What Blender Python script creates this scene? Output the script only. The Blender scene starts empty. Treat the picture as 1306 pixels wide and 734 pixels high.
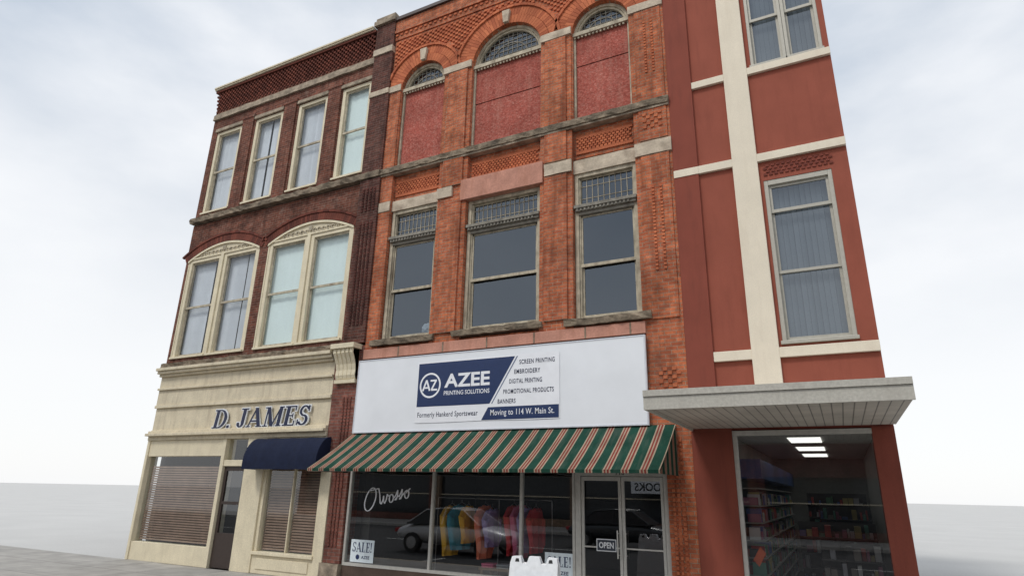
import bpy, bmesh, math, random
from mathutils import Vector, Matrix
R=random.Random(7)
scene=bpy.context.scene
COL=scene.collection
scene.view_settings.view_transform='Standard'
scene.view_settings.look='None'
scene.view_settings.exposure=0

# ------------------------------------------------------------ materials
class NT:
    def __init__(s,name):
        s.m=bpy.data.materials.new(name); s.m.use_nodes=True
        s.t=s.m.node_tree; s.t.nodes.clear()
        s.out=s.n('ShaderNodeOutputMaterial')
    def n(s,k,**kw):
        x=s.t.nodes.new(k)
        for a,b in kw.items(): setattr(x,a,b)
        return x
    def l(s,a,b): s.t.links.new(a,b)
    def mix(s,f,a,b,mode='MIX'):
        x=s.n('ShaderNodeMix',data_type='RGBA',blend_type=mode)
        for i,v in ((0,f),(6,a),(7,b)):
            if hasattr(v,'links'): s.l(v,x.inputs[i])
            else: x.inputs[i].default_value=(v if i==0 else (*v[:3],1))
        return x.outputs[2]
    def ramp(s,src,stops):
        x=s.n('ShaderNodeValToRGB'); e=x.color_ramp.elements
        while len(e)<len(stops): e.new(.5)
        for i,(p,c) in enumerate(stops):
            e[i].position=p; e[i].color=(*c,1) if len(c)==3 else c
        s.l(src,x.inputs[0]); return x.outputs[0]
    def math(s,op,a,b=0.0):
        x=s.n('ShaderNodeMath',operation=op)
        for i,v in enumerate((a,b)):
            if hasattr(v,'links'): s.l(v,x.inputs[i])
            else: x.inputs[i].default_value=v
        return x.outputs[0]
    def coord(s): return s.n('ShaderNodeTexCoord').outputs['Object']
    def noise(s,sc,det=4,vec=None,scale3=None,rough=.55):
        v=vec or s.coord()
        if scale3:
            mp=s.n('ShaderNodeMapping'); mp.inputs['Scale'].default_value=scale3; s.l(v,mp.inputs[0]); v=mp.outputs[0]
        x=s.n('ShaderNodeTexNoise'); x.inputs['Scale'].default_value=sc; x.inputs['Detail'].default_value=det
        x.inputs['Roughness'].default_value=rough
        s.l(v,x.inputs['Vector']); return x.outputs[0]
    def finish(s,col,rough=.8,bump=None,bstr=.3,bdist=.01,metal=0,spec=.4):
        p=s.n('ShaderNodeBsdfPrincipled')
        if hasattr(col,'links'): s.l(col,p.inputs['Base Color'])
        else: p.inputs['Base Color'].default_value=(*col,1)
        if hasattr(rough,'links'): s.l(rough,p.inputs['Roughness'])
        else: p.inputs['Roughness'].default_value=rough
        p.inputs['Metallic'].default_value=metal
        p.inputs['Specular IOR Level'].default_value=spec
        if bump is not None:
            b=s.n('ShaderNodeBump'); b.inputs['Strength'].default_value=bstr; b.inputs['Distance'].default_value=bdist
            s.l(bump,b.inputs['Height']); s.l(b.outputs[0],p.inputs['Normal'])
        s.l(p.outputs[0],s.out.inputs[0]); return s.m

def gray(v): return (v,v,v)
def brick(name,c1,c2,mortar,soot=.5,sc=1.0,white=0.0,bloom=.16):
    t=NT(name); co=t.coord()
    sp=t.n('ShaderNodeSeparateXYZ'); t.l(co,sp.inputs[0])
    u=t.math('ADD',sp.outputs[0],sp.outputs[1])
    cb=t.n('ShaderNodeCombineXYZ')
    t.l(u,cb.inputs[0]); t.l(sp.outputs[2],cb.inputs[1])
    b=t.n('ShaderNodeTexBrick'); t.l(cb.outputs[0],b.inputs[0])
    b.offset=.5
    b.inputs['Scale'].default_value=sc
    b.inputs['Brick Width'].default_value=.215
    b.inputs['Row Height'].default_value=.072
    b.inputs['Mortar Size'].default_value=.006
    b.inputs['Mortar Smooth'].default_value=.2
    b.inputs['Bias'].default_value=-.05
    b.inputs['Color1'].default_value=(*c1,1); b.inputs['Color2'].default_value=(*c2,1); b.inputs['Mortar'].default_value=(*mortar,1)
    n1=t.noise(1.1,6); n2=t.noise(9,3); n3=t.noise(60,3)
    col=t.mix(1.0,b.outputs[0],t.ramp(n1,[(.30,gray(1-soot)),(.52,gray(1.0)),(.8,gray(1.12))]),'MULTIPLY')
    col=t.mix(1.0,col,t.ramp(n2,[(.3,gray(.70)),(.7,gray(1.22))]),'MULTIPLY')
    col=t.mix(.5,col,t.ramp(n3,[(.3,gray(.6)),(.7,gray(1.4))]),'MULTIPLY')
    n4=t.noise(2.2,5,scale3=(3,3,.25))
    col=t.mix(t.ramp(n4,[(.48,gray(0)),(.73,gray(.6))]),col,tuple(x*.35 for x in c2))
    n6=t.noise(1.7,7,scale3=(1,1,.8),rough=.7)
    col=t.mix(t.ramp(n6,[(.5,gray(0)),(.75,gray(bloom))]),col,(.42,.27,.21))
    if white>0:
        n5=t.noise(3.3,8,rough=.75)
        col=t.mix(t.ramp(n5,[(.58,gray(0)),(.72,gray(white))]),col,(.45,.38,.32))
    h=t.math('SUBTRACT',t.math('MULTIPLY',n3,.4),b.outputs[1])
    return t.finish(col,.9,h,.7,.012,spec=.2)
def island(name,c1,c2,dark=.6):
    t=NT(name); g=t.n('ShaderNodeNewGeometry')
    r=g.outputs['Random Per Island']
    col=t.mix(r,c1,c2)
    col=t.mix(1.0,col,t.ramp(t.noise(1.1,6),[(.28,gray(dark)),(.6,gray(1.05))]),'MULTIPLY')
    n=t.noise(55,3)
    col=t.mix(.5,col,t.ramp(n,[(.3,gray(.6)),(.7,gray(1.4))]),'MULTIPLY')
    return t.finish(col,.9,n,.4,.01,spec=.2)
def mottled(name,c,var=.3,sc=6,rough=.85,bstr=.3,bsc=40,dirt=None,damt=.5,streak=False,spec=.3,bd=.008):
    t=NT(name)
    n1=t.noise(sc,6); n2=t.noise(bsc,4)
    a=tuple(x*(1-var) for x in c); b=tuple(min(1,x*(1+var*.6)) for x in c)
    col=t.mix(t.ramp(n1,[(.3,gray(0)),(.7,gray(1))]),a,b)
    col=t.mix(.35,col,t.ramp(n2,[(.3,gray(.65)),(.7,gray(1.3))]),'MULTIPLY')
    if dirt:
        n3=t.noise(2.4,7,scale3=(2.5,2.5,.35) if streak else None,rough=.65)
        col=t.mix(t.ramp(n3,[(.5,gray(0)),(.72,gray(damt))]),col,dirt)
    return t.finish(col,rough,n2,bstr,bd,spec=spec)
def plain(name,c,rough=.5,metal=0,spec=.4,v=.9,sc=14):
    t=NT(name); n=t.noise(sc,4)
    col=t.mix(1.0,c,t.ramp(n,[(.3,gray(v)),(.7,gray(1.04))]),'MULTIPLY')
    return t.finish(col,rough,metal=metal,spec=spec)
def glass(name,tint=(.8,.85,.87),refl=.03,rough=.0,gc=(.95,.97,1)):
    t=NT(name)
    tr=t.n('ShaderNodeBsdfTransparent'); tr.inputs[0].default_value=(*[math.sqrt(v) for v in tint],1)
    gl=t.n('ShaderNodeBsdfGlossy'); gl.inputs['Roughness'].default_value=rough
    gl.inputs[0].default_value=(*gc,1)
    g=t.n('ShaderNodeNewGeometry'); d=t.n('ShaderNodeVectorMath',operation='DOT_PRODUCT')
    t.l(g.outputs['Incoming'],d.inputs[0]); t.l(g.outputs['Normal'],d.inputs[1])
    a=t.math('ABSOLUTE',d.outputs['Value'])
    f=t.math('ADD',t.math('MULTIPLY',t.math('POWER',t.math('SUBTRACT',1.0,a),5.0),.9),.03+refl)
    mx=t.n('ShaderNodeMixShader'); t.l(f,mx.inputs[0]); t.l(tr.outputs[0],mx.inputs[1]); t.l(gl.outputs[0],mx.inputs[2])
    t.l(mx.outputs[0],t.out.inputs[0]); return t.m

B_OR=brick('orange_brick',(.60,.185,.085),(.40,.11,.055),(.40,.28,.20),.46,white=.16)
B_ORI=island('orange_brick_units',(.62,.20,.095),(.42,.12,.06),.7)
B_DK=brick('dark_red_brick',(.225,.078,.050),(.125,.046,.033),(.27,.19,.15),.45,white=.4)
B_DKI=island('dark_brick_units',(.21,.066,.045),(.11,.038,.029),.7)
B_PK=brick('faded_pink_brick',(.30,.12,.09),(.19,.07,.055),(.26,.2,.17),.4)
B_PKI=island('pink_brick_units',(.28,.105,.08),(.17,.065,.05),.6)
B_PIER=brick('brown_brick',(.15,.056,.042),(.08,.034,.028),(.18,.13,.11),.3)
B_PIERI=island('brown_brick_units',(.13,.047,.038),(.065,.027,.023),.6)
STONE=mottled('weathered_sandstone',(.40,.33,.25),.4,5,.95,.9,18,(.12,.10,.08),.7,bd=.03)
STONE_L=mottled('pale_limestone',(.58,.49,.38),.25,5,.9,.4,30,(.25,.19,.14),.7)
STONE_D=mottled('dark_rock_stone',(.25,.20,.145),.5,5,.95,1.0,16,(.06,.05,.04),.8,bd=.03)
PINKL=mottled('pink_painted_lintel',(.54,.27,.20),.2,3,.9,.3,25,(.36,.15,.09),.5,True)
WOOD=mottled('weathered_window_paint',(.52,.46,.35),.3,7,.85,.5,60,(.17,.13,.09),.85,True)
WOODG=mottled('grey_window_wood',(.28,.26,.22),.35,9,.85,.5,60,(.08,.07,.06),.8)
CREAM=mottled('cream_paint',(.76,.68,.50),.1,3,.6,.12,40,(.50,.42,.30),.3,True)
CREAM2=mottled('dirty_cream_metal',(.70,.62,.46),.12,3,.7,.15,30,(.36,.29,.21),.45,True)
CREAMS=mottled('cream_stucco',(.82,.74,.60),.06,2,.9,.25,120,(.64,.55,.43),.35,True)
STUCCO=mottled('rust_stucco',(.32,.092,.060),.10,1.5,.9,.3,130,(.22,.063,.042),.45,True)
STUCCO_D=mottled('rust_stucco_pier',(.26,.070,.047),.10,1.5,.9,.3,130,(.17,.048,.035),.5,True)
WHITE=plain('white_paint',(.84,.86,.88),.45)
WHITEB=plain('white_sign_board',(.84,.87,.91),.45,v=.95,sc=1.2)
VINYL=plain('white_vinyl',(.86,.88,.92),.4,v=.96,sc=4)
PAPER=plain('white_card',(.82,.85,.88),.6)
NAVY=plain('navy_vinyl',(.020,.040,.12),.4)
NAVYT=plain('navy_ink',(.008,.016,.06),.5)
NAVYC=mottled('navy_canvas',(.009,.015,.042),.2,8,.9,.3,200)
NAVYL=plain('navy_letter_paint',(.012,.018,.06),.35)
ALU=plain('white_aluminium',(.60,.59,.55),.4,.2)
ALUD=plain('grey_beige_aluminium',(.46,.44,.38),.5,.1)
BLACK=plain('black_paint',(.015,.015,.017),.4)
STEEL=plain('steel',(.45,.45,.46),.3,.9)
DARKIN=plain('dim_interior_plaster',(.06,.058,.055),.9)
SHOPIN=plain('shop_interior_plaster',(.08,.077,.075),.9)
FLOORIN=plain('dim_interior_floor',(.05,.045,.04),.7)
LIGHTIN=plain('pale_interior_plaster',(.26,.26,.24),.9)
CEIL=plain('white_ceiling_tiles',(.7,.7,.67),.9)
GL_UP=glass('dark_window_glass',(.26,.31,.35),.10,gc=(.78,.88,1.0))
GL_ST=glass('storefront_glass',(.62,.66,.66),.135)
GL_CL=glass('window_glass',(.90,.93,.94),.02)
GL_RT=glass('tinted_window_glass',(.16,.18,.19),.11,gc=(.85,.92,1.0))
GL_BL=glass('blind_window_glass',(.8,.84,.84),.07)
CURT=mottled('pale_curtain',(.74,.86,.85),.04,1,.95,.03,90)
VBLIND=mottled('vertical_blind_fabric',(.66,.70,.75),.08,2,.9,.05,90)
SLAT=mottled('brown_blind_slats',(.30,.20,.145),.2,4,.6,.05,60)

def osb():
    t=NT('red_painted_osb'); co=t.coord()
    mp=t.n('ShaderNodeMapping'); mp.inputs['Scale'].default_value=(1,1,1.6); mp.inputs['Rotation'].default_value=(0,.4,0); t.l(co,mp.inputs[0])
    v=t.n('ShaderNodeTexVoronoi'); v.inputs['Scale'].default_value=24; t.l(mp.outputs[0],v.inputs['Vector'])
    v2=t.n('ShaderNodeTexVoronoi'); v2.inputs['Scale'].default_value=37; t.l(co,v2.inputs['Vector'])
    a=t.ramp(v.outputs['Color'],[(.1,(.31,.075,.055)),(.6,(.43,.12,.092)),(.97,(.48,.20,.16))])
    b=t.ramp(v2.outputs['Color'],[(.2,gray(.8)),(.8,gray(1.12))])
    col=t.mix(1.0,a,b,'MULTIPLY')
    n=t.noise(1.6,6)
    col=t.mix(1.0,col,t.ramp(n,[(.3,gray(.78)),(.7,gray(1.12))]),'MULTIPLY')
    n4=t.noise(2.0,6,scale3=(3,3,.3))
    col=t.mix(t.ramp(n4,[(.5,gray(0)),(.72,gray(.4))]),col,(.46,.22,.17))
    return t.finish(col,.9,v.outputs['Distance'],.25,.008,spec=.15)
OSB=osb()
GRN=(.015,.060,.042);CRM=(.38,.30,.22);RST=(.22,.045,.035)
def stripes(t,src,period):
    m=t.math('FRACT',t.math('DIVIDE',t.math('ADD',src,20.0),period))
    x=t.n('ShaderNodeValToRGB'); x.color_ramp.interpolation='CONSTANT'; e=x.color_ramp.elements
    st=[(0,GRN),(.44,CRM),(.52,RST),(.62,CRM),(.69,RST),(.80,CRM),(.88,GRN)]
    while len(e)<len(st): e.new(.5)
    for i,(p,c) in enumerate(st): e[i].position=p; e[i].color=(*c,1)
    t.l(m,x.inputs[0])
    n=t.noise(2.5,6); col=t.mix(1.0,x.outputs[0],t.ramp(n,[(.3,gray(.72)),(.7,gray(1.1))]),'MULTIPLY')
    n3=t.noise(1.5,6,scale3=(6,1,1))
    col=t.mix(t.ramp(n3,[(.5,gray(0)),(.8,gray(.25))]),col,(.22,.21,.18))
    return t.finish(col,.92,t.noise(3,3),.35,.03,spec=.12)
t_=NT('striped_awning_canvas'); s_=t_.n('ShaderNodeSeparateXYZ'); t_.l(t_.coord(),s_.inputs[0]); AWN=stripes(t_,s_.outputs[0],.30)
t_=NT('striped_awning_side'); s_=t_.n('ShaderNodeSeparateXYZ'); t_.l(t_.coord(),s_.inputs[0]); AWNS=stripes(t_,s_.outputs[1],.30)
def soffit_mat():
    t=NT('slatted_soffit'); sp=t.n('ShaderNodeSeparateXYZ'); t.l(t.coord(),sp.inputs[0])
    m=t.math('FRACT',t.math('DIVIDE',t.math('ADD',sp.outputs[0],20.0),.125))
    col=t.ramp(m,[(0,(.12,.11,.10)),(.09,(.58,.54,.47)),(.91,(.58,.54,.47)),(1,(.12,.11,.10))])
    col=t.mix(1.0,col,t.ramp(t.noise(1.5,6),[(.3,gray(.75)),(.7,gray(1.08))]),'MULTIPLY')
    return t.finish(col,.6)
SOFF=soffit_mat()
def concrete():
    t=NT('sidewalk_concrete'); co=t.coord()
    b=t.n('ShaderNodeTexBrick'); t.l(co,b.inputs[0]); b.offset=0
    b.inputs['Brick Width'].default_value=1.4; b.inputs['Row Height'].default_value=1.4; b.inputs['Mortar Size'].default_value=.008
    b.inputs['Scale'].default_value=1
    b.inputs['Color1'].default_value=(.42,.40,.37,1); b.inputs['Color2'].default_value=(.38,.365,.34,1); b.inputs['Mortar'].default_value=(.10,.095,.09,1)
    col=t.mix(1.0,b.outputs[0],t.ramp(t.noise(2,8),[(.3,gray(.75)),(.7,gray(1.1))]),'MULTIPLY')
    return t.finish(col,.9,t.noise(80,3),.3,.005)
CONC=concrete()
ASPH=mottled('asphalt',(.055,.055,.057),.25,2,.9,.5,90)
GRND=mottled('pale_concrete_lot',(.55,.545,.53),.06,.3,.95,.4,30)
ROADP=plain('road_paint',(.7,.7,.66),.7)
def emis(name,c,s):
    t=NT(name); e=t.n('ShaderNodeEmission'); e.inputs[0].default_value=(*c,1); e.inputs[1].default_value=s
    t.l(e.outputs[0],t.out.inputs[0]); return t.m
TUBE=emis('fluorescent_tube',(1,.98,.92),1.6)

# ------------------------------------------------------------ mesh builder
class MB:
    def __init__(s,dy=0): s.v=[];s.f=[];s.m=[];s.dy=dy
    def add(s,vs,fs,mi=0):
        o=len(s.v); s.v+= [(v[0],v[1]+s.dy,v[2]) for v in vs]
        for f in fs: s.f.append([i+o for i in f]); s.m.append(mi)
    def box(s,x0,x1,y0,y1,z0,z1,mi=0):
        s.add([(x0,y0,z0),(x1,y0,z0),(x1,y1,z0),(x0,y1,z0),(x0,y0,z1),(x1,y0,z1),(x1,y1,z1),(x0,y1,z1)],
              [(0,3,2,1),(4,5,6,7),(0,1,5,4),(1,2,6,5),(2,3,7,6),(3,0,4,7)],mi)
    def pane(s,x0,x1,y,z0,z1,mi=0):
        s.add([(x0,y,z0),(x1,y,z0),(x1,y,z1),(x0,y,z1)],[(0,1,2,3)],mi)
    def prism(s,pts,y0,y1,mi=0):
        n=len(pts)
        a=sum(pts[i][0]*pts[(i+1)%n][1]-pts[(i+1)%n][0]*pts[i][1] for i in range(n))
        if a<0: pts=pts[::-1]
        s.add([(p[0],y0,p[1]) for p in pts]+[(p[0],y1,p[1]) for p in pts],
              [tuple(range(n)),tuple(range(2*n-1,n-1,-1))]+[((i+1)%n,i,i+n,(i+1)%n+n) for i in range(n)],mi)
    def prismx(s,pts,x0,x1,mi=0):
        n=len(pts)
        s.add([(x0,p[0],p[1]) for p in pts]+[(x1,p[0],p[1]) for p in pts],
              [tuple(range(n)),tuple(range(2*n-1,n-1,-1))]+[((i+1)%n,i,i+n,(i+1)%n+n) for i in range(n)],mi)
    def tube(s,p0,p1,r,n=8,mi=0):
        p0=Vector(p0);p1=Vector(p1);d=(p1-p0).normalized()
        a=d.orthogonal().normalized();b=d.cross(a)
        vs=[]
        for p in (p0,p1):
            for i in range(n):
                t=2*math.pi*i/n; vs.append(p+a*math.cos(t)*r+b*math.sin(t)*r)
        s.add(vs,[(i,(i+1)%n,(i+1)%n+n,i+n) for i in range(n)]+[tuple(range(n-1,-1,-1)),tuple(range(n,2*n))],mi)
    def ob(s,name,mats,parent=None,label=None,bevel=0,smooth=False,kind=None,recalc=True):
        me=bpy.data.meshes.new(name); me.from_pydata(s.v,[],s.f)
        if not isinstance(mats,(list,tuple)): mats=[mats]
        for m in mats: me.materials.append(m)
        for p,mi in zip(me.polygons,s.m): p.material_index=mi; p.use_smooth=smooth
        if recalc:
            bm=bmesh.new(); bm.from_mesh(me)
            bmesh.ops.recalc_face_normals(bm,faces=bm.faces); bm.to_mesh(me); bm.free()
        o=bpy.data.objects.new(name,me); COL.objects.link(o)
        if parent is not None:
            o.parent=parent; pl=Vector(parent.location)
            gp=parent.parent
            while gp is not None: pl+=Vector(gp.location); gp=gp.parent
            o.location=-pl
        if label: o['label']=label
        if kind: o['kind']=kind
        if bevel:
            b=o.modifiers.new('bevel','BEVEL'); b.width=bevel; b.segments=2; b.limit_method='ANGLE'
        return o
def empty(name,loc,label,category,group=None):
    e=bpy.data.objects.new(name,None); e.location=loc; e.empty_display_size=.2; COL.objects.link(e)
    e['label']=label; e['category']=category
    if group: e['group']=group
    return e
def part(name,loc,parent):
    e=bpy.data.objects.new(name,None); e.empty_display_size=.2; COL.objects.link(e); e.parent=parent
    e.location=Vector(loc)-Vector(parent.location); return e
def tag(o,label,category,group=None):
    o['label']=label; o['category']=category
    if group: o['group']=group
def rough(bxs,name,mat,parent,step=.16,amp=.014,label=None):
    for (x0,x1,y0,y1,z0,z1) in bxs:
        bm=bmesh.new()
        r=bmesh.ops.create_cube(bm,size=1)
        for v in bm.verts:
            v.co=Vector((x0+(v.co.x+.5)*(x1-x0),y0+(v.co.y+.5)*(y1-y0),z0+(v.co.z+.5)*(z1-z0)))
        def cuts(a0,a1,ax,st):
            n=max(1,int((a1-a0)/st))
            for i in range(1,n):
                p=[0,0,0];p[ax]=a0+(a1-a0)*i/n; nn=[0,0,0];nn[ax]=1
                bmesh.ops.bisect_plane(bm,geom=bm.verts[:]+bm.edges[:]+bm.faces[:],plane_co=p,plane_no=nn)
        cuts(x0,x1,0,step); cuts(z0,z1,2,max(.06,(z1-z0)/2.2))
        for v in bm.verts:
            if v.co.y<y1-.001:
                v.co+=Vector((R.uniform(-1,1)*amp,R.uniform(-1,1)*amp*1.3,R.uniform(-1,1)*amp*.8))
        me=bpy.data.meshes.new(name); bmesh.ops.recalc_face_normals(bm,faces=bm.faces); bm.to_mesh(me); bm.free()
        me.materials.append(mat)
        o=bpy.data.objects.new(name,me); COL.objects.link(o)
        if parent is not None: o.parent=parent; o.location=-Vector(parent.location)
        if label:o['label']=label
def one(name,mat,parent,bxs,**kw):
    for b in bxs:
        m=MB(); m.box(*b); m.ob(name,mat,parent,**kw)
def grid_wall(m,x0,x1,z0,z1,ops,y0,y1,mi=0):
    xs=sorted(set([x0,x1]+[v for o in ops for v in o[:2] if x0<v<x1]))
    zs=sorted(set([z0,z1]+[v for o in ops for v in o[2:] if z0<v<z1]))
    for j in range(len(zs)-1):
        zc=(zs[j]+zs[j+1])/2; run=None
        for i in range(len(xs)-1):
            xc=(xs[i]+xs[i+1])/2
            hole=any(o[0]<xc<o[1] and o[2]<zc<o[3] for o in ops)
            if not hole:
                if run is None: run=xs[i]
            if hole and run is not None: m.box(run,xs[i],y0,y1,zs[j],zs[j+1],mi); run=None
        if run is not None: m.box(run,x1,y0,y1,zs[j],zs[j+1],mi)
def arch_fill(m,cx,hw,zf,ztop,y0,y1,n=28,mi=0):
    for i in range(n):
        a=cx-hw*math.cos(math.pi*i/n); b=cx-hw*math.cos(math.pi*(i+1)/n)
        za,zb=zf(a),zf(b)
        m.add([(a,y0,za),(b,y0,zb),(b,y0,ztop),(a,y0,ztop),(a,y1,za),(b,y1,zb)],[(0,1,2,3),(4,5,1,0)],mi)
def voussoirs(m,cx,cz,r0,r1,y0,y1,n,a0=0,a1=math.pi,gap=.007,mi=0):
    for i in range(n):
        t0=a0+(a1-a0)*i/n; t1=a0+(a1-a0)*(i+1)/n
        g=gap/2/((r0+r1)/2)
        t0+=g;t1-=g
        m.prism([(cx+r0*math.cos(t0),cz+r0*math.sin(t0)),(cx+r1*math.cos(t0),cz+r1*math.sin(t0)),
                 (cx+r1*math.cos(t1),cz+r1*math.sin(t1)),(cx+r0*math.cos(t1),cz+r0*math.sin(t1))],y0,y1,mi)

# ------------------------------------------------------------ text helpers
def text_mesh(body,x0,x1,z0,z1,y,mat,parent,name='lettering',bold=.0,shear=0,flip=False,label=None,spacing=1):
    c=bpy.data.curves.new('txt','FONT'); c.body=body; c.size=1; c.offset=bold; c.shear=shear; c.extrude=0; c.space_character=spacing
    c.resolution_u=4
    o=bpy.data.objects.new('txt',c); COL.objects.link(o)
    bpy.context.view_layer.update()
    dg=bpy.context.evaluated_depsgraph_get()
    me=bpy.data.meshes.new_from_object(o.evaluated_get(dg))
    bpy.data.objects.remove(o)
    xs=[v.co.x for v in me.vertices]; ys=[v.co.y for v in me.vertices]
    ax,bx,ay,by=min(xs),max(xs),min(ys),max(ys)
    for v in me.vertices:
        fx=(v.co.x-ax)/(bx-ax)
        if flip: fx=1-fx
        v.co=Vector((x0+fx*(x1-x0),y,z0+(v.co.y-ay)/(by-ay)*(z1-z0)))
    me.name=name
    me.materials.clear(); me.materials.append(mat)
    ob=bpy.data.objects.new(name,me); COL.objects.link(ob)
    if parent is not None:
        ob.parent=parent; pl=Vector(parent.location); gp=parent.parent
        while gp is not None: pl+=Vector(gp.location); gp=gp.parent
        ob.location=-pl
    if label: ob['label']=label
    return ob
def rectp(a,b,c,d): return [(a,b),(c,b),(c,d),(a,d)]
def strokep(p,q,w):
    return [(p[0]-w/2,p[1]),(p[0]+w/2,p[1]),(q[0]+w/2,q[1]),(q[0]-w/2,q[1])]
def arcq(cx,cy,rxo,ryo,rxi,ryi,a0,a1,n=14):
    out=[]
    for i in range(n):
        t0=math.radians(a0+(a1-a0)*i/n); t1=math.radians(a0+(a1-a0)*(i+1)/n)
        out.append([(cx+rxo*math.cos(t0),cy+ryo*math.sin(t0)),(cx+rxo*math.cos(t1),cy+ryo*math.sin(t1)),(cx+rxi*math.cos(t1),cy+ryi*math.sin(t1)),(cx+rxi*math.cos(t0),cy+ryi*math.sin(t0))])
    return out
GLY={
'D':(.82,[rectp(.1,.0,.27,1),rectp(0,0,.36,.06),rectp(0,.94,.36,1)]+arcq(.34,.5,.46,.5,.29,.44,-90,90)),
'J':(.5,[rectp(.2,.22,.37,1),rectp(.08,.94,.5,1)]+arcq(.17,.22,.20,.22,.05,.16,0,-170,10)+[rectp(-.03,.12,.09,.26)]),
'A':(.86,[strokep((.09,0),(.40,1),.06),strokep((.73,0),(.40,1),.18),rectp(.2,.28,.62,.35),rectp(-.02,0,.22,.05),rectp(.56,0,.88,.05)]),
'M':(1.06,[strokep((.15,0),(.15,1),.06),strokep((.52,0),(.18,1),.17),strokep((.52,0),(.86,1),.06),strokep((.88,0),(.88,1),.17),rectp(.02,0,.28,.05),rectp(.74,0,1.04,.05),rectp(.0,.95,.26,1),rectp(.8,.95,1.04,1)]),
'E':(.7,[rectp(.1,0,.27,1),rectp(0,0,.62,.06),rectp(0,.94,.6,1),rectp(.27,.48,.48,.54),rectp(.57,.06,.62,.26),rectp(.55,.76,.6,.94),rectp(.45,.40,.49,.62)]),
'S':(.6,arcq(.3,.73,.25,.27,.14,.20,20,270,14)+arcq(.28,.27,.27,.27,.13,.20,90,-160,14)+[rectp(.5,.7,.55,.98),rectp(.0,.02,.05,.3)]),
'L':(.66,[rectp(.1,0,.27,1),rectp(0,0,.6,.06),rectp(0,.94,.38,1),rectp(.55,.06,.6,.3)]),
'!':(.28,[[(.1,.28),(.16,.28),(.22,1),(.04,1)],rectp(.05,0,.2,.14)]),
'.':(.22,[rectp(.02,0,.16,.14)]),
' ':(.3,[]),
}
def serif(body,x0,x1,z0,z1,y,depth,mat,parent,name='lettering',shear=0.12,grow=0,label=None):
    tot=sum(GLY[c][0]+.06 for c in body); s=(x1-x0)/tot; h=z1-z0; m=MB(); cx=0; k=0
    for c in body:
        for p in GLY[c][1]:
            mx=sum(q[0] for q in p)/len(p); my=sum(q[1] for q in p)/len(p)
            pts=[]
            for q in p:
                X=x0+(cx+q[0]+shear*q[1])*s; Z=z0+q[1]*h
                if grow:
                    X+=grow*(1 if q[0]>mx else -1); Z+=grow*(1 if q[1]>my else -1)
                pts.append((X,Z))
            m.prism(pts,y-.0003*(k%9),y+depth,0); k+=1
        cx+=GLY[c][0]+.06
    return m.ob(name,mat,parent,label)
def bar(p,q,w):
    d=Vector((q[0]-p[0],q[1]-p[1])); nn=Vector((-d.y,d.x)).normalized()*w/2
    return [(p[0]+nn.x,p[1]+nn.y),(q[0]+nn.x,q[1]+nn.y),(q[0]-nn.x,q[1]-nn.y),(p[0]-nn.x,p[1]-nn.y)]

# ============================================================ SETTING
g=MB(); g.add([(-600,-600,-.16),(600,-600,-.16),(600,600,-.16),(-600,600,-.16)],[(0,1,2,3)]); o=g.ob('ground',GRND); o['kind']='structure'
g=MB(); g.add([(-200,-19.8,-.135),(200,-19.8,-.135),(200,-4.35,-.135),(-200,-4.35,-.135)],[(0,1,2,3)]); o=g.ob('road',ASPH); o['kind']='structure'
g=MB(); g.box(-200,200,-4.2,-.0,-.155,0); o=g.ob('sidewalk',CONC,bevel=.015); o['kind']='structure'
g=MB(); g.box(-200,200,-4.35,-4.203,-.15,.0); o=g.ob('kerb',STONE_L,bevel=.02); o['kind']='structure'
g=MB(); g.box(-200,200,-24.3,-19.803,-.155,0); o=g.ob('sidewalk',CONC,bevel=.015); o['kind']='structure'
g=MB()
for i in range(-20,20): g.box(i*6,i*6+3,-12.07,-11.95,-.134,-.130)
for i in range(-12,12): g.box(i*6.5+1,i*6.5+1.1,-6.6,-4.36,-.134,-.130)
o=g.ob('road_markings',ROADP); o['kind']='structure'

# ============================================================ MAIN BUILDING
main=empty('brick_building',(0,0,0),'three-storey orange brick commercial building with arched boarded windows','building')
LX,RX=-3.6,3.8
PIERS=[(-3.6,-3.24),(-1.80,-1.0),(.90,1.66),(3.05,3.8)]
BAYS=[(-3.24,-1.80),(-1.0,.90),(1.66,3.05)]
ARC=[(-2.53,.68),(-.05,.95),(2.36,.67)]
m=MB()
for a,b in PIERS:
    m.box(a,b,0,.45,4.98,9.50); m.box(a,b,0,.45,9.72,12.05)
for a,b in PIERS[1:3]:
    for z0,z1 in ((5.18,8.44),(8.78,9.50),(9.72,12.04)): m.box(a+.12,b-.12,-.045,-.0,z0,z1)
m.box(3.17,3.74,-.03,0,5.0,8.43); m.box(3.17,3.74,-.03,0,8.78,9.5); m.box(3.17,3.74,-.03,0,9.72,12.04)
SP=.13
for (a,b) in BAYS:
    m.box(a,b,SP,.45,8.80,9.50)
for (a,b),(cx,r) in zip(BAYS,ARC):
    if cx-r>a+.001: m.box(a,cx-r,.03,.45,9.72,12.05)
    if cx+r<b-.001: m.box(cx+r,b,.03,.45,9.72,12.05)
zt=13.78
edges=[LX]
for cx,r in ARC:
    edges+= [cx-r,cx+r]
edges.append(RX)
for i in range(0,len(edges),2): m.box(edges[i],edges[i+1],.03,.45,12.05,zt)
for cx,r in ARC:
    arch_fill(m,cx,r,lambda x,cx=cx,r=r:12.05+math.sqrt(max(0,r*r-(x-cx)**2)),zt,.03,.45)
m.box(LX,RX,.0,.45,13.78,14.0); m.box(LX,RX,-.05,.45,14.0,14.07); m.box(LX,RX,-.02,.45,14.07,14.42)
m.box(3.10,3.8,0,.45,3.0,4.98); m.box(3.34,3.8,0,.45,0,3.0)
m.box(LX,3.10,.05,.45,3.05,4.74)
m.ob('wall',B_OR,main)
m=MB()
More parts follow.
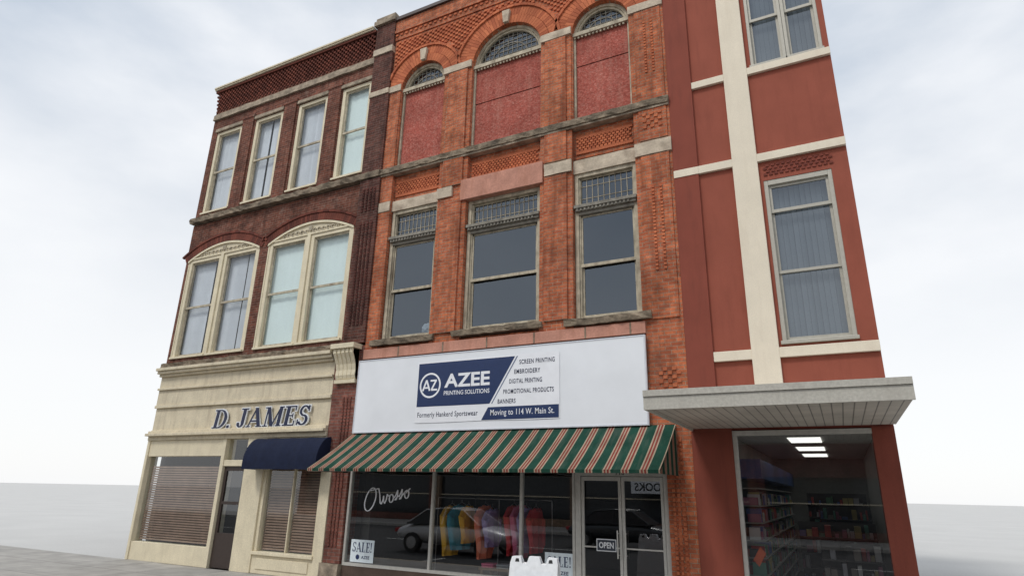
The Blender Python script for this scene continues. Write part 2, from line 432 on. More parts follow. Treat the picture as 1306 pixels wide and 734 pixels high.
m.box(-3.6,-3.4,.46,14,0,14.3); m.box(3.6,3.8,.46,14,0,14.3); m.box(-3.4,3.6,13.8,14,0,14.3)
m.box(-3.4,3.6,.46,13.8,14.0,14.2); m.box(-3.4,3.6,.46,13.8,9.3,9.55); m.box(-3.4,3.6,.46,13.8,2.75,4.9)
m.box(-3.4,3.6,3.5,3.6,4.9,9.3)
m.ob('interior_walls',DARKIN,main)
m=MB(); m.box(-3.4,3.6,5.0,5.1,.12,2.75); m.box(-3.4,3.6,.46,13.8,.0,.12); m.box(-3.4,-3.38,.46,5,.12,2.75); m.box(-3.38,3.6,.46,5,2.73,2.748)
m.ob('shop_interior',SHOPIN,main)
for cx,r in ARC:
    m=MB(); ro=r+.46
    voussoirs(m,cx,12.05,r+.005,r+.225,-.015,.05,int(math.pi*r/.075))
    voussoirs(m,cx,12.05,r+.235,ro,-.005,.05,int(math.pi*(r+.23)/.075))
    voussoirs(m,cx,12.05,ro+.01,ro+.075,-.045,.05,int(math.pi*ro/.2))
    m.ob('brick_arch',B_ORI,main)
    m=MB(); m.prism([(cx-.07,12.05+r+.02),(cx+.07,12.05+r+.02),(cx+.11,12.05+r+.38),(cx-.11,12.05+r+.38)],-.09,.05)
    m.ob('keystone',STONE_L,main,bevel=.01)
m=MB()
rings=[(cx,r+.55) for cx,r in ARC]
row=0; z=12.80
while z<13.72:
    i=0; x=LX+.06
    while x<RX-.1:
        if (i+row)%2==0 and all((x+.045-cx)**2+(z+.03-12.05)**2>(ro+.05)**2 for cx,ro in rings):
            m.box(x,x+.08,-.004,.04,z,z+.058)
        x+=.085; i+=1
    z+=.066; row+=1
x=LX+.03
while x<RX-.1:
    m.box(x,x+.08,-.03,.0,13.90,13.96); x+=.16
m.ob('corbelled_brickwork',B_ORI,main)
for (a,b) in BAYS:
    a2,b2=a+.06,b-.06
    m=MB()
    for z in (8.93,9.31): m.box(a2,b2,SP-.03,SP,z-.03,z+.035)
    for k,z in enumerate((8.972,9.030,9.088,9.146,9.204,9.256)):
        x=a2+.01+(.045 if k%2 else 0)
        while x<b2-.07:
            m.box(x,x+.062,SP-.028,SP,z,z+.044); x+=.09
    m.ob('decorative_brick_panel',B_ORI,main)
def teeth(m,x,z0,z1,w=.05,y=-.022,st=.075):
    z=z0
    while z<z1: m.box(x,x+w,y,.0,z,z+.05); z+=st
for x in (3.36,3.52):
    m=MB(-.03); teeth(m,x,5.95,7.75,y=-.02); m.ob('toothed_brick_strip',B_ORI,main)
    m=MB(-.03); teeth(m,x,10.4,11.7,y=-.02); m.ob('toothed_brick_strip',B_ORI,main)
for x in (3.42,3.50,3.58):
    m=MB(); teeth(m,x,.6,2.85,.045); m.ob('toothed_brick_strip',B_ORI,main)
for X0,Z0,n_,dy in ((3.3,3.65,6,0),(3.25,9.05,5,-.03)):
    m=MB(dy)
    for k,z in enumerate([Z0+i*.075 for i in range(n_)]):
        for i in range(5):
            if (i+k)%2==0: m.box(X0+i*.08,X0+.075+i*.08,-.02,0,z,z+.06)
    m.ob('checkered_brick_ornament',B_ORI,main)
rough([(-3.6,-3.22,-.035,.04,12.05,12.24),(-1.84,-1.01,-.06,.04,12.05,12.24),(.91,1.68,-.06,.04,12.05,12.24),(3.035,3.8,-.05,.04,12.05,12.24)],'springing_stone',STONE_L,main,.25,.005)
rough([(-3.6,3.8,-.085,.3,9.55,9.69)],'string_course',STONE_D,main,.13,.014)
one('string_course_bed',STONE,main,[(-3.6,3.8,-.05,.3,9.50,9.549),(-3.6,3.8,-.05,.3,9.691,9.72)])
rough([(-3.24,-1.80,SP-.06,.3,8.50,8.78)],'stone_lintel',STONE_L,main,.3,.004); rough([(1.66,3.05,SP-.06,.3,8.42,8.74)],'stone_lintel',STONE_L,main,.3,.004)
rough([(-3.6,-3.243,-.02,.04,8.50,8.76),(-1.80,-1.38,-.06,.04,8.50,8.76),(1.02,1.657,-.06,.04,8.46,8.74),(3.053,3.8,-.045,.04,8.44,8.74)],'pier_stone_block',STONE_L,main,.25,.004)
one('pink_lintel',PINKL,main,[(-1.14,.98,-.055,.3,8.33,8.86)],label='faded pink painted lintel',bevel=.01)
for (a,b,z) in ((-3.40,-1.66,5.15),(-1.18,.98,5.17),(1.48,3.24,5.13)):
    rough([(a,b,-.09,.3,z-.11,z+.02)],'stone_sill',STONE_D,main,.14,.014)
one('pink_beam',PINKL,main,[(-3.6,3.10,-.04,.05,4.745,4.975)],label='faded pink painted beam above the sign',bevel=.006)
one('beam_joint',STONE_D,main,[(x,x+.03,-.046,-.04,4.75,4.97) for x in (-2.6,-1.4,-.3,.8,1.9,2.8)])
one('parapet_coping',plain('dark_coping_metal',(.07,.05,.045),.5),main,[(LX-.02,RX+.0,-.09,.5,14.42,14.52)])
one('wall_infill',B_OR,main,[(a,b,.05,.45,4.975,5.04) for a,b in BAYS])

DW=.05
for k,((cx,r),(a,b)) in enumerate(zip(ARC,BAYS)):
    w=part('arched_window',(cx,.1,9.72),main)
    x0,x1=cx-r,cx+r
    seams=[9.745,11.0,12.0] if k==1 else ([9.745,12.0] if k==0 else [9.745,11.2,12.0])
    for i in range(len(seams)-1):
        m=MB(DW); yy=.094 if i==1 else .104
        m.box(x0+.05,x1-.05,yy,.117,seams[i]+(.012 if i else 0),seams[i+1]-(.008 if i==0 and len(seams)>2 else 0))
        m.ob('plywood_board',OSB,w,label='red painted strand board')
    m=MB(DW); m.box(x0+.05,x1-.05,.12,.13,9.745,12.0); m.ob('backing_board',BLACK,w)
    m=MB(DW)
    m.box(x0,x0+.048,.05,.2,9.72,12.0); m.box(x1-.048,x1,.05,.2,9.72,12.0)
    m.box(x0-.01,x1+.01,.0,.2,12.003,12.10); m.box(x0+.02,x1-.02,.05,.2,12.10,12.14)
    n=int((x1-x0)/.09)
    for i in range(n): m.box(x0+.02+i*.09,x0+.06+i*.09,.025,.06,11.95,12.0)
    N=28
    for i in range(N):
        t0=math.pi*i/N;t1=math.pi*(i+1)/N
        for (ra,rb,ya) in ((r-.002,r-.07,.06),(r-.07,r-.12,.1)):
            cz=12.05
            m.add([(cx+ra*math.cos(t0),ya,cz+ra*math.sin(t0)),(cx+rb*math.cos(t0),ya,cz+rb*math.sin(t0)),(cx+rb*math.cos(t1),ya,cz+rb*math.sin(t1)),(cx+ra*math.cos(t1),ya,cz+ra*math.sin(t1)),
                   (cx+rb*math.cos(t0),.2,cz+rb*math.sin(t0)),(cx+rb*math.cos(t1),.2,cz+rb*math.sin(t1))],[(0,1,2,3),(1,4,5,2)])
    m.ob('frame',WOOD,w)
    m=MB(DW); rr=r-.12
    x=-rr+.13
    while x<rr-.02:
        h=math.sqrt(max(0,rr*rr-x*x)); m.box(cx+x-.007,cx+x+.007,.145,.155,12.14,12.05+h); x+=.13
    z=12.26
    while z<12.05+rr-.05:
        h=math.sqrt(rr*rr-(z-12.05)**2); m.box(cx-h,cx+h,.1435,.1565,z-.007,z+.007); z+=.13
    for i in range(N):
        t0=math.pi*i/N;t1=math.pi*(i+1)/N; r2=rr*.62
        m.prism([(cx+r2*math.cos(t0),12.06+r2*math.sin(t0)),(cx+(r2+.02)*math.cos(t0),12.06+(r2+.02)*math.sin(t0)),(cx+(r2+.02)*math.cos(t1),12.06+(r2+.02)*math.sin(t1)),(cx+r2*math.cos(t1),12.06+r2*math.sin(t1))],.142,.158)
    m.ob('leaded_bars',WOODG,w)
    m=MB(DW); m.add([(cx+(rr+.01)*math.cos(math.pi*i/24),.16,12.06+(rr+.01)*math.sin(math.pi*i/24)) for i in range(25)],[tuple(range(25))])
    m.ob('glass',GL_UP,w)

def main_window(a,b,z0,z1,ledge):
    w=part('sash_window',((a+b)/2,.1,z0),main); D=.06
    m=MB(D); c=.085
    m.box(a,a+c,.05,.22,z0,z1); m.box(b-c,b,.05,.22,z0,z1); m.box(a+c,b-c,.05,.22,z1-.09,z1)
    m.box(a+c,b-c,.06,.24,z0,z0+.07)
    m.box(a+c,a+c+.03,.09,.22,z0+.07,z1-.09); m.box(b-c-.03,b-c,.09,.22,z0+.07,z1-.09)
    m.ob('frame',WOOD,w,label='weathered peeling cream wooden frame',bevel=.006)
    m=MB(D); m.box(a+.01,b-.01,-.05,.2,ledge+.03,ledge+.10); m.box(a+.03,b-.03,-.01,.2,ledge-.03,ledge+.03); m.box(a+c,b-c,.045,.2,ledge-.1,ledge-.03)
    n=int((b-a-.1)/.085)
    for i in range(n): m.box(a+.06+i*.085,a+.10+i*.085,-.035,-.01,ledge-.03,ledge+.028)
    m.ob('transom_ledge',WOODG,w,bevel=.004)
    mid=z0+(ledge-z0)*.49; ia,ib=a+c+.03,b-c-.03
    m=MB(D)
    m.box(ia,ib,.10,.14,mid-.03,mid+.035)
    m.box(ia,ia+.035,.12,.16,mid+.035,ledge-.1); m.box(ib-.035,ib,.12,.16,mid+.035,ledge-.1)
    m.box(ia,ib,.12,.16,ledge-.14,ledge-.1)
    m.box(ia,ia+.04,.16,.2,z0+.07,mid-.03); m.box(ib-.04,ib,.16,.2,z0+.07,mid-.03); m.box(ia+.04,ib-.04,.16,.2,z0+.07,z0+.13)
    m.ob('sash',WOOD,w,bevel=.003)
    m=MB(D); m.pane(ia,ib,.137,mid,ledge-.1); m.pane(ia,ib,.18,z0+.1,mid); m.pane(ia,ib,.152,ledge+.1,z1-.08)
    m.ob('glass',GL_UP,w,recalc=False)
    m=MB(D); zb,zc=ledge+.10,z1-.09
    m.box(ia,ib,.13,.17,zb,zb+.03); m.box(ia,ib,.13,.17,zc-.03,zc)
    nn=max(6,int((ib-ia)/.115)); st=(ib-ia)/nn
    for i in range(nn+1): m.box(ia+i*st-.006,ia+i*st+.006,.140,.149,zb,zc)
    h=zc-zb
    for f in (.3,.72): m.box(ia,ib,.1385,.1495,zb+h*f-.005,zb+h*f+.005)
    m.ob('leaded_transom',WOOD,w)
for q in [(-3.22,-1.81,5.17,8.50,7.68),(-.99,.88,5.19,8.33,7.60),(1.67,3.04,5.15,8.42,7.55)]: main_window(*q)
sf=part('storefront',(0,.1,0),main)
m=MB(); m.box(-3.70,1.62,.06,.30,.0,.34); m.ob('bulkhead',mottled('brown_bulkhead',(.10,.07,.055),.2,4),sf)
m=MB()
fr=.026
m.box(-3.7,1.66,.05,.15,.342,.40); m.box(-3.7,3.34,.05,.15,2.30,2.75)
for x in (-3.68,-1.49,.53,1.60): m.box(x-fr,x+fr,.055,.145,.40,2.30)
m.ob('frame',ALU,sf)
for a,b in ((-3.654,-1.516),(-1.464,.504),(.556,1.574)):
    m=MB(); m.pane(a,b,.10,.40,2.30); m.ob('glass',GL_ST,sf,recalc=False)
m=MB(); m.box(-3.70,3.34,.06,.44,2.752,3.05); m.ob('fascia',BLACK,sf)
dr=part('double_door',(2.5,.1,0),main)
m=MB(); m.box(1.64,1.74,.04,.16,.02,2.30); m.box(3.26,3.34,.04,.16,.02,2.30); m.box(1.74,3.26,.04,.16,2.20,2.30); m.box(1.64,3.34,.04,.4,0,.02)
m.ob('frame',ALU,dr)
for a,b,hx in ((1.75,2.495,2.43),(2.505,3.25,2.57)):
    m=MB(); m.box(a,a+.05,.06,.1,.03,2.19); m.box(b-.05,b,.06,.1,.03,2.19); m.box(a+.05,b-.05,.06,.1,2.12,2.19); m.box(a+.05,b-.05,.06,.1,.03,.25)
    m.tube((hx,.0,.85),(hx,.0,1.3),.013); m.tube((hx,.0,.9),(hx,.06,.9),.01); m.tube((hx,.0,1.25),(hx,.06,1.25),.01)
    m.box(a+.05,b-.05,.052,.06,1.0,1.025)
    m.ob('door_leaf',ALU,dr)
    m=MB(); m.pane(a+.05,b-.05,.08,.25,2.12); m.ob('glass',GL_ST,dr,recalc=False)
m=MB()
xa,xb=-3.68,3.55; n=90
top=(-.02,3.07); bot=(-1.30,2.26)
vs=[];NS=10
for i in range(n+1):
    for j in range(NS+1):
        t=j/NS; x=xa+(xb-xa)*i/n; u=(x-xa)/1.2
        s_=-.02*math.sin(math.pi*t)*(1+.6*math.cos(2*math.pi*u))-.006*math.sin(x*13+t*4)*t
        vs.append((x,top[0]+(bot[0]-top[0])*t,top[1]+(bot[1]-top[1])*t+s_-.012*t*math.sin(math.pi*(u%1))))
fs=[]
for i in range(n):
    for j in range(NS):
        a=i*(NS+1)+j; fs.append((a,a+NS+1,a+NS+2,a+1))
m.add(vs,fs)
m.add([(xa,bot[0]-.003,bot[1]+.005),(xb,bot[0]-.003,bot[1]+.005),(xb,bot[0]+.005,bot[1]-.05),(xa,bot[0]+.005,bot[1]-.05)],[(0,1,2,3)])
m.ob('awning',AWN,main,label='green awning with red and cream stripes',smooth=False)
for x in (xa,xb):
    m=MB(); m.add([(x,top[0],top[1]),(x,bot[0],bot[1]-.05),(x,top[0],bot[1]-.05)],[(0,1,2)])
    m.ob('awning_side',AWNS,main)
m=MB()
for x in (xa+.02,-1.2,1.2,xb-.02):
    m.tube((x,-.02,2.25),(x,-1.28,2.22),.014); m.tube((x,-.02,2.97),(x,-1.28,2.215),.012)
m.tube((xa,-1.28,2.225),(xb,-1.28,2.225),.014)
m.ob('awning_frame',STEEL,main)

# ============================================================ LEFT BUILDING
left=empty('brick_building',(-7.5,0,0),'three-storey dark red brick building with cream shopfront','building')
LL=-11.0
WL=.05
L3=[(-10.75,-9.55),(-8.95,-7.75),(-7.12,-5.95),(-5.40,-4.32)]
z30,z31=9.85,12.78
m=MB()
grid_wall(m,LL,-4.25,9.73,13.25,[(a,b,z30,z31) for a,b in L3],WL,.45)
m.box(LL,-4.25,WL,.45,13.25,14.36)
P2=[(-10.9,-7.83),(-7.5,-4.40)]
sp,cr=8.33,.40
grid_wall(m,LL,-4.25,5.16,sp,[(a,b,5.30,sp+1) for a,b in P2],WL,.45)
xs=[LL,P2[0][0],P2[0][1],P2[1][0],P2[1][1],-4.25]
for i in (0,2,4): m.box(xs[i],xs[i+1],WL,.45,sp,9.52)
for a,b in P2:
    cx=(a+b)/2;hw=(b-a)/2
    arch_fill(m,cx,hw,lambda x,cx=cx,hw=hw:sp+cr*(1-((x-cx)/hw)**2),9.52,WL,.45)
m.ob('wall',B_DK,left)
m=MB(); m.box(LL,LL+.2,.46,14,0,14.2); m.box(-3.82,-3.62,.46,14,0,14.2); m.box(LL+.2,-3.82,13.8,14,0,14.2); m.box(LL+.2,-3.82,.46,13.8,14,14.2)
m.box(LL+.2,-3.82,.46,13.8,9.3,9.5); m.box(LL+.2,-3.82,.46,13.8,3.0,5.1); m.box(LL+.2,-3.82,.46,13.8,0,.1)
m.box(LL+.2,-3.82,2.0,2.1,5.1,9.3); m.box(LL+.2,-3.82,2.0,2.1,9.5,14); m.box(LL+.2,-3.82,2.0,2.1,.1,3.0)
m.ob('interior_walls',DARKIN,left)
m=MB(); m.box(-4.25,-3.605,-.06,.45,5.16,9.52); m.box(-4.25,-3.605,-.06,.45,9.73,14.45)
m.ob('corner_pier',B_PIER,left,label='dark brown brick corner pier')
for x in (-4.12,-4.0,-3.88,-3.76):
    m=MB(); z=5.6
    while z<9.2:
        if not(8.25<z<8.6): m.box(x,x+.06,-.08,-.06,z,z+.05)
        z+=.075
    m.ob('toothed_brick_strip',B_PIERI,left)
one('pier_stone_band',STONE_L,left,[(-4.27,-3.602,-.10,.2,13.42,13.62),(-4.27,-3.602,-.09,.2,12.06,12.22)],bevel=.01)
m=MB(); m.box(-4.32,-3.57,-.14,.5,14.45,14.60); m.box(-4.28,-3.60,-.10,.5,14.60,14.72); m.ob('pier_cap',STONE,left,bevel=.012)
m=MB()
for k,z in enumerate([13.60+i*.068 for i in range(10)]):
    x=LL+.02+(.075 if k%2 else 0)
    while x<-4.34: m.box(x,x+.078,WL-.024-.009*k,WL,z,z+.058); x+=.15
m.box(LL,-4.26,WL-.15,WL,14.29,14.36)
m.ob('corbel_table',B_DKI,left)
m=MB(); m.box(LL-.02,-4.33,-.14,.45,14.365,14.41); m.box(LL-.02,-4.33,-.17,.45,14.41,14.465); m.ob('cornice',CREAM2,left,bevel=.006)
rough([(LL,-4.255,-.02,.2,13.28,13.48)],'stone_band',STONE,left,.3,.008)
rough([(LL,-3.605,-.11,.2,9.54,9.71)],'string_course',STONE_D,left,.14,.018)
for i,x in enumerate((-9.25,-7.43,-5.67)):
    m=MB(); m.box(x-.24,x+.24,0.0,WL,9.75,12.9); m.box(x-.28,x+.28,-.02,WL,12.9,13.0)
    m.ob('pilaster',B_DK,left)
for a,b in L3:
    one('window_head',STONE,left,[(a-.03,b+.03,-.0,.3,12.79,12.90)],bevel=.008)
for a,b in P2:
    cx=(a+b)/2;hw=(b-a)/2
    Rr=(hw*hw+cr*cr)/(2*cr); cz=sp+cr-Rr; an=math.asin(hw/Rr)
    m=MB(); voussoirs(m,cx,cz,Rr+.004,Rr+.22,WL-.02,WL+.02,44,math.pi/2-an-.03,math.pi/2+an+.03)
    voussoirs(m,cx,cz,Rr+.228,Rr+.29,WL-.045,WL+.02,18,math.pi/2-an-.05,math.pi/2+an+.05)
    m.ob('brick_arch',B_DKI,left)
def dh_window(a,b,z0,z1,parent,kind,split=.5,fm=None,c=.11,gl=None):
    w=part('sash_window',((a+b)/2,.15,z0),parent); fm=fm or CREAM; gl=gl or GL_CL
    m=MB()
    m.box(a,a+c,.07,.22,z0,z1); m.box(b-c,b,.07,.22,z0,z1); m.box(a+c,b-c,.07,.22,z1-.10,z1); m.box(a+c,b-c,.07,.22,z0,z0+.06)
    m.box(a-.02,b+.02,.0,.07,z0-.02,z0+.04)
    m.ob('frame',fm,w,bevel=.006)
    md=z0+(z1-z0)*split; ia,ib=a+c,b-c
    m=MB(); s=.045
    m.box(ia,ib,.11,.15,md-.03,md+.03)
    m.box(ia,ia+s,.12,.16,md+.03,z1-.10); m.box(ib-s,ib,.12,.16,md+.03,z1-.10); m.box(ia+s,ib-s,.12,.16,z1-.15,z1-.10)
    m.box(ia,ia+s,.16,.2,z0+.06,md-.03); m.box(ib-s,ib,.16,.2,z0+.06,md-.03); m.box(ia+s,ib-s,.16,.2,z0+.06,z0+.12)
    m.ob('sash',WOOD if fm is CREAM else fm,w)
    m=MB(); m.pane(ia,ib,.14,md,z1-.10); m.pane(ia,ib,.18,z0+.06,md)
    m.ob('glass',gl,w,recalc=False)
    if kind:
        m=MB(); vs=[]; aa,bb=ia-.03,ib+.03
        per,amp=.30,.004
        if kind!='blind':
            n=int((bb-aa)/(per/8))
            for i in range(n+1):
                x=aa+(bb-aa)*i/n
                yy=.25+amp*math.sin(2*math.pi*x/per+R.uniform(-.2,.2))
                vs+=[(x,yy,z0),(x,yy,z1)]
            m.add(vs,[(2*i,2*i+2,2*i+3,2*i+1) for i in range(n)])
        else:
            x=aa
            while x<bb:
                tl=R.uniform(.03,.055); k_=R.uniform(-.01,.01)
                if R.random()>.04: m.add([(x,.27-tl+.03,z0+.02),(x+.085,.27+tl-.03,z0+.02),(x+.085+k_*.3,.27+tl-.03,z1),(x,.27-tl+.03,z1)],[(0,1,2,3)])
                x+=.088
        m.ob('vertical_blind' if kind=='blind' else 'curtain',VBLIND if kind=='blind' else CURT,w,recalc=False,smooth=kind!='blind')
    return w
for i,(a,b) in enumerate(L3): dh_window(a,b,z30+.02,z31,left,'blind' if i<3 else 'curtain')
for j,(a,b) in enumerate(P2):
    mid=(a+b)/2
    dh_window(a+.06,mid-.06,5.32,sp+.02,left,'curtain' if j else 'blind'); dh_window(mid+.06,b-.06,5.32,sp+.02,left,'curtain' if j else 'blind')
    m=MB(); m.box(a+.002,a+.055,.06,.25,5.31,sp); m.box(b-.055,b-.002,.06,.25,5.31,sp); m.box(mid-.055,mid+.055,.03,.25,5.31,sp+.02)
    cx=mid;hw=(b-a)/2
    n=26
    for i in range(n):
        x0=a+.004+(b-a-.008)*i/n;x1=a+.004+(b-a-.008)*(i+1)/n
        f=lambda x:sp+cr*(1-((x-cx)/hw)**2)-.004
        m.add([(x0,.08,sp+.022),(x1,.08,sp+.022),(x1,.08,f(x1)),(x0,.08,f(x0))],[(0,1,2,3)])
        m.add([(x0,.03,f(x0)-.06),(x1,.03,f(x1)-.06),(x1,.03,f(x1)),(x0,.03,f(x0)),(x0,.08,f(x0)-.06),(x1,.08,f(x1)-.06)],[(0,1,2,3),(0,4,5,1)])
    m.box(a+.06,b-.06,.04,.075,sp+.022,sp+.06)
    m.ob('arched_window_casing',CREAM,left)
    m=MB()
    for s_ in (-1,1):
        for k in range(7):
            xx=cx+s_*(.14+k*.165); top_=sp+cr*(1-((xx-cx)/hw)**2)
            rr=max(.02,min(.07,(top_-sp-.15)/2)); zc=sp+.07+rr
            for i in range(10):
                t0=2*math.pi*i/12;t1=2*math.pi*(i+1)/12
                m.prism([(xx+rr*math.cos(t0),zc+rr*math.sin(t0)),(xx+rr*math.cos(t1),zc+rr*math.sin(t1)),(xx+rr*.55*math.cos(t1),zc+rr*.55*math.sin(t1)),(xx+rr*.55*math.cos(t0),zc+rr*.55*math.sin(t0))],.05,.08)
    m.prism([(cx+.07*math.cos(i*math.pi/5),sp+.22+.09*math.sin(i*math.pi/5)) for i in range(10)],.045,.08)
    m.ob('scroll_ornament',WOOD,left)
rough([(LL,-4.262,-.12,.2,5.02,5.16)],'stone_sill_course',STONE_D,left,.14,.018)
m=MB()
e=-4.47
m.box(LL,e,-.22,.4,4.93,5.01); m.box(LL,e,-.16,.4,4.85,4.93); m.box(LL,e,-.08,.4,4.78,4.85)
m.box(LL,e,.0,.4,3.98,4.78); m.box(LL,e,-.06,.0,4.40,4.46); m.box(LL,e,-.04,.4,3.9,3.98)
m.box(LL,e,.03,.4,3.30,3.9)
m.box(LL,e,-.08,.4,3.20,3.27); m.box(LL,e,-.16,.4,3.13,3.20); m.box(LL,e,.0,.4,3.27,3.30); m.box(LL,e,-.05,.4,3.02,3.13)
m.ob('shopfront_cornice',CREAM2,left,bevel=.008)
m=MB()
prof=[(-.0,4.30),(-.07,4.31),(-.10,4.40),(-.09,4.52),(-.12,4.66),(-.19,4.80),(-.25,4.90),(-.25,5.0),(0,5.0)]
for i in range(5):
    xx=-4.34+i*.125; m.prismx(prof,xx,xx+.09)
m.prismx([(y*.88,z) for y,z in prof],-4.34,-3.75)
m.box(-4.40,-3.69,-.30,.05,5.003,5.12)
m.box(-4.36,-3.73,-.10,.0,4.21,4.295)
m.ob('scroll_bracket',CREAM,left,bevel=.006)
m=MB(); m.box(-4.462,-3.605,0,.4,2.6,5.1);m.box(-4.2,-3.73,0,.4,.36,2.6); m.box(-4.462,-4.2,.02,.4,2.3,2.6)
m.ob('shopfront_pier',B_PK,left,label='faded pinkish brick pier')
for x in (-4.10,-4.0,-3.9):
    m=MB(); teeth(m,x,.7,3.9); m.ob('toothed_brick_strip',B_PKI,left)
rough([(-4.25,-3.71,-.06,.4,.0,.355)],'pier_base',STONE,left,.14,.012)
m=MB()
m.box(-4.462,-4.203,-.03,.3,.0,2.3); m.box(-7.02,-6.36,-.03,.3,.0,3.02); m.box(-6.36,-4.462,.0,.3,.0,.40); m.box(-6.36,-4.462,-.06,.3,.40,.47)
m.box(-6.2,-4.6,-.02,.0,.10,.33)
m.box(-6.36,-4.462,.0,.3,2.42,3.02)
m.box(-6.36,-6.27,.02,.2,.47,2.42); m.box(-4.55,-4.462,.02,.2,.47,2.42); m.box(-5.425,-5.395,.06,.2,.47,2.42); m.box(-6.27,-4.55,.02,.2,2.33,2.42)
m.box(-7.02-.8-.12,-7.82,-.02,.3,0,3.02); m.box(-7.82,-7.02,.0,.3,2.35,2.5)
m.box(LL,-10.9,-.03,.3,0,3.02);  m.box(-10.9,-7.94,.0,.3,0,.45); m.box(-10.9,-7.94,.0,.3,2.6,3.02)
m.ob('shopfront_posts',CREAM,left,bevel=.008)
for a,b,z0,z1 in ((-6.27,-5.425,.47,2.33),(-5.395,-4.55,.47,2.33),(-10.9,-7.94,.45,2.6),(-7.82,-7.02,2.5,3.02)):
    m=MB(); m.pane(a,b,.10,z0,z1); m.ob('shop_window_glass',GL_BL,left,recalc=False)
for a,b in ((-6.26,-5.43),(-5.39,-4.56),(-10.85,-8.0)):
    m=MB(); z=.5
    while z<2.36:
        m.add([(a,.15,z),(b,.15,z),(b,.17,z+.046),(a,.17,z+.046)],[(0,1,2,3)])
        z+=.06
    m.ob('horizontal_blind',SLAT,left)
m=MB(); m.box(-7.80,-7.72,.05,.1,.02,2.34); m.box(-7.12,-7.04,.05,.1,.02,2.34); m.box(-7.72,-7.12,.05,.1,2.24,2.34); m.box(-7.72,-7.12,.05,.1,.02,.8)
m.box(-7.72,-7.12,.05,.1,1.45,1.52)
m.ob('shop_door',plain('dark_door_paint',(.05,.035,.03),.4),left)
m=MB(); m.pane(-7.72,-7.12,.08,.8,2.24); m.ob('shop_door_glass',GL_ST,left,recalc=False)
m=MB(); ax0,ax1=-6.62,-4.30; n=12
pr=[( -.03-.42*math.sin(math.pi/2*i/n), 2.40+.60*math.cos(math.pi/2*i/n)) for i in range(n+1)]
pr.append((-.45,2.27))
k=len(pr); nx=16; vs=[]
for j in range(nx+1):
    x=ax0+(ax1-ax0)*j/nx; sg=.012*math.sin(math.pi*((j*4/nx)%1))
    vs+=[(x,p[0]+sg,p[1]-sg*.5) for p in pr]
m.add(vs,[(j*k+i,j*k+i+1,(j+1)*k+i+1,(j+1)*k+i) for j in range(nx) for i in range(k-1)])
for x in (ax0,ax1):
    vs=[(x,-.03,2.27)]+[(x,p[0],p[1]) for p in pr]; m.add(vs,[(0,i,i+1) for i in range(1,k)])
m.ob('shop_awning',NAVYC,left,label='small curved navy canvas awning',smooth=False)
js=empty('shop_sign',(-6.6,-.05,3.28),'raised navy serif letters on cream shopfront cornice','sign')
serif('D. JAMES',-8.45,-5.06,3.29,3.76,-.045,.01,NAVYL,js,shear=.12)
serif('D. JAMES',-8.45,-5.06,3.29,3.76,-.035,.03,WHITE,js,name='letter_backing',shear=.12,grow=.026)

# ============================================================ RIGHT BUILDING
right=empty('stucco_building',(5.2,0,0),'rust red stucco building with cream bands and metal canopy','building')
RR=6.80
m=MB()
ops=[(5.40,6.52,4.36,7.42),(5.42,6.70,9.88,12.9)]
grid_wall(m,4.27,RR,3.18,14.2,ops,.06,.4)
m.ob('wall',STUCCO,right)
m=MB(); m.box(3.803,4.27,-.0,.4,3.18,14.2); m.box(3.803,4.46,.0,.4,0,3.18); m.box(4.46,RR,.06,.4,2.96,3.18); m.box(6.50,RR,.02,.4,0,2.96)
m.ob('stucco_pier',STUCCO_D,right)
m=MB(); m.box(3.803,RR,.41,9.0,14.0,14.2); m.box(3.803,4.0,.41,9,0,14); m.box(RR-.2,RR,.41,9,0,14); m.box(4.0,RR-.2,8.8,9,0,14); m.box(4.0,RR-.2,.41,8.8,3.2,4.2);m.box(4.0,RR-.2,.41,8.8,9.3,9.6)
m.box(4.0,RR-.2,1.8,1.9,4.2,9.3);m.box(4.0,RR-.2,1.8,1.9,9.6,14.)
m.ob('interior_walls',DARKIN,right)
m=MB()
m.box(4.90,5.34,-.015,.06,3.205,14.2)
for z,h,x0 in ((4.12,.17,4.275),(7.80,.16,4.275),(9.72,.15,4.275)):
    m.box(x0,4.90,-.01,.06,z,z+h); m.box(5.34,RR,-.01,.06,z,z+h)
m.box(3.803,4.275,-.012,.0,7.80,7.96)
m.ob('cream_band',CREAMS,right,bevel=.006)
m=MB()
for k,z in enumerate((7.51,7.57,7.63,7.69)):
    x=5.42+(.045 if k%2 else 0)
    while x<6.5: m.box(x,x+.06,.042,.06,z,z+.044); x+=.09
m.ob('decorative_brick_panel',island('rust_brick_units',(.24,.07,.05),(.15,.045,.035)),right)
dh_window(5.40,6.52,4.36,7.42,right,'blind',split=.80,fm=ALUD,c=.07,gl=GL_RT)
dh_window(5.42,6.07,9.88,12.9,right,'blind',split=.38,fm=ALUD,c=.06,gl=GL_RT)
dh_window(6.075,6.70,9.88,12.9,right,'blind',split=.38,fm=ALUD,c=.06,gl=GL_RT)
one('window_rail',ALUD,right,[(5.47,6.45,.13,.19,5.62,5.67)])
m=MB(); cx0=3.84; cx1=RR+.03; yF=-2.95
m.box(cx0,cx1,yF,-.0,2.985,3.14)
m.ob('canopy_soffit',SOFF,right)
m=MB()
m.box(cx0-.03,cx1,yF-.05,yF-.003,2.95,3.19); m.box(cx0-.03,cx0-.003,yF-.003,0,2.95,3.19); m.box(cx0-.03,cx1,yF-.07,yF-.05,3.12,3.20); m.box(cx0,cx1,yF,-.0,3.143,3.17)
m.ob('canopy_fascia',mottled('beige_grey_canopy_metal',(.54,.52,.46),.06,2,.5,.02,30,(.36,.33,.29),.35,True),right)
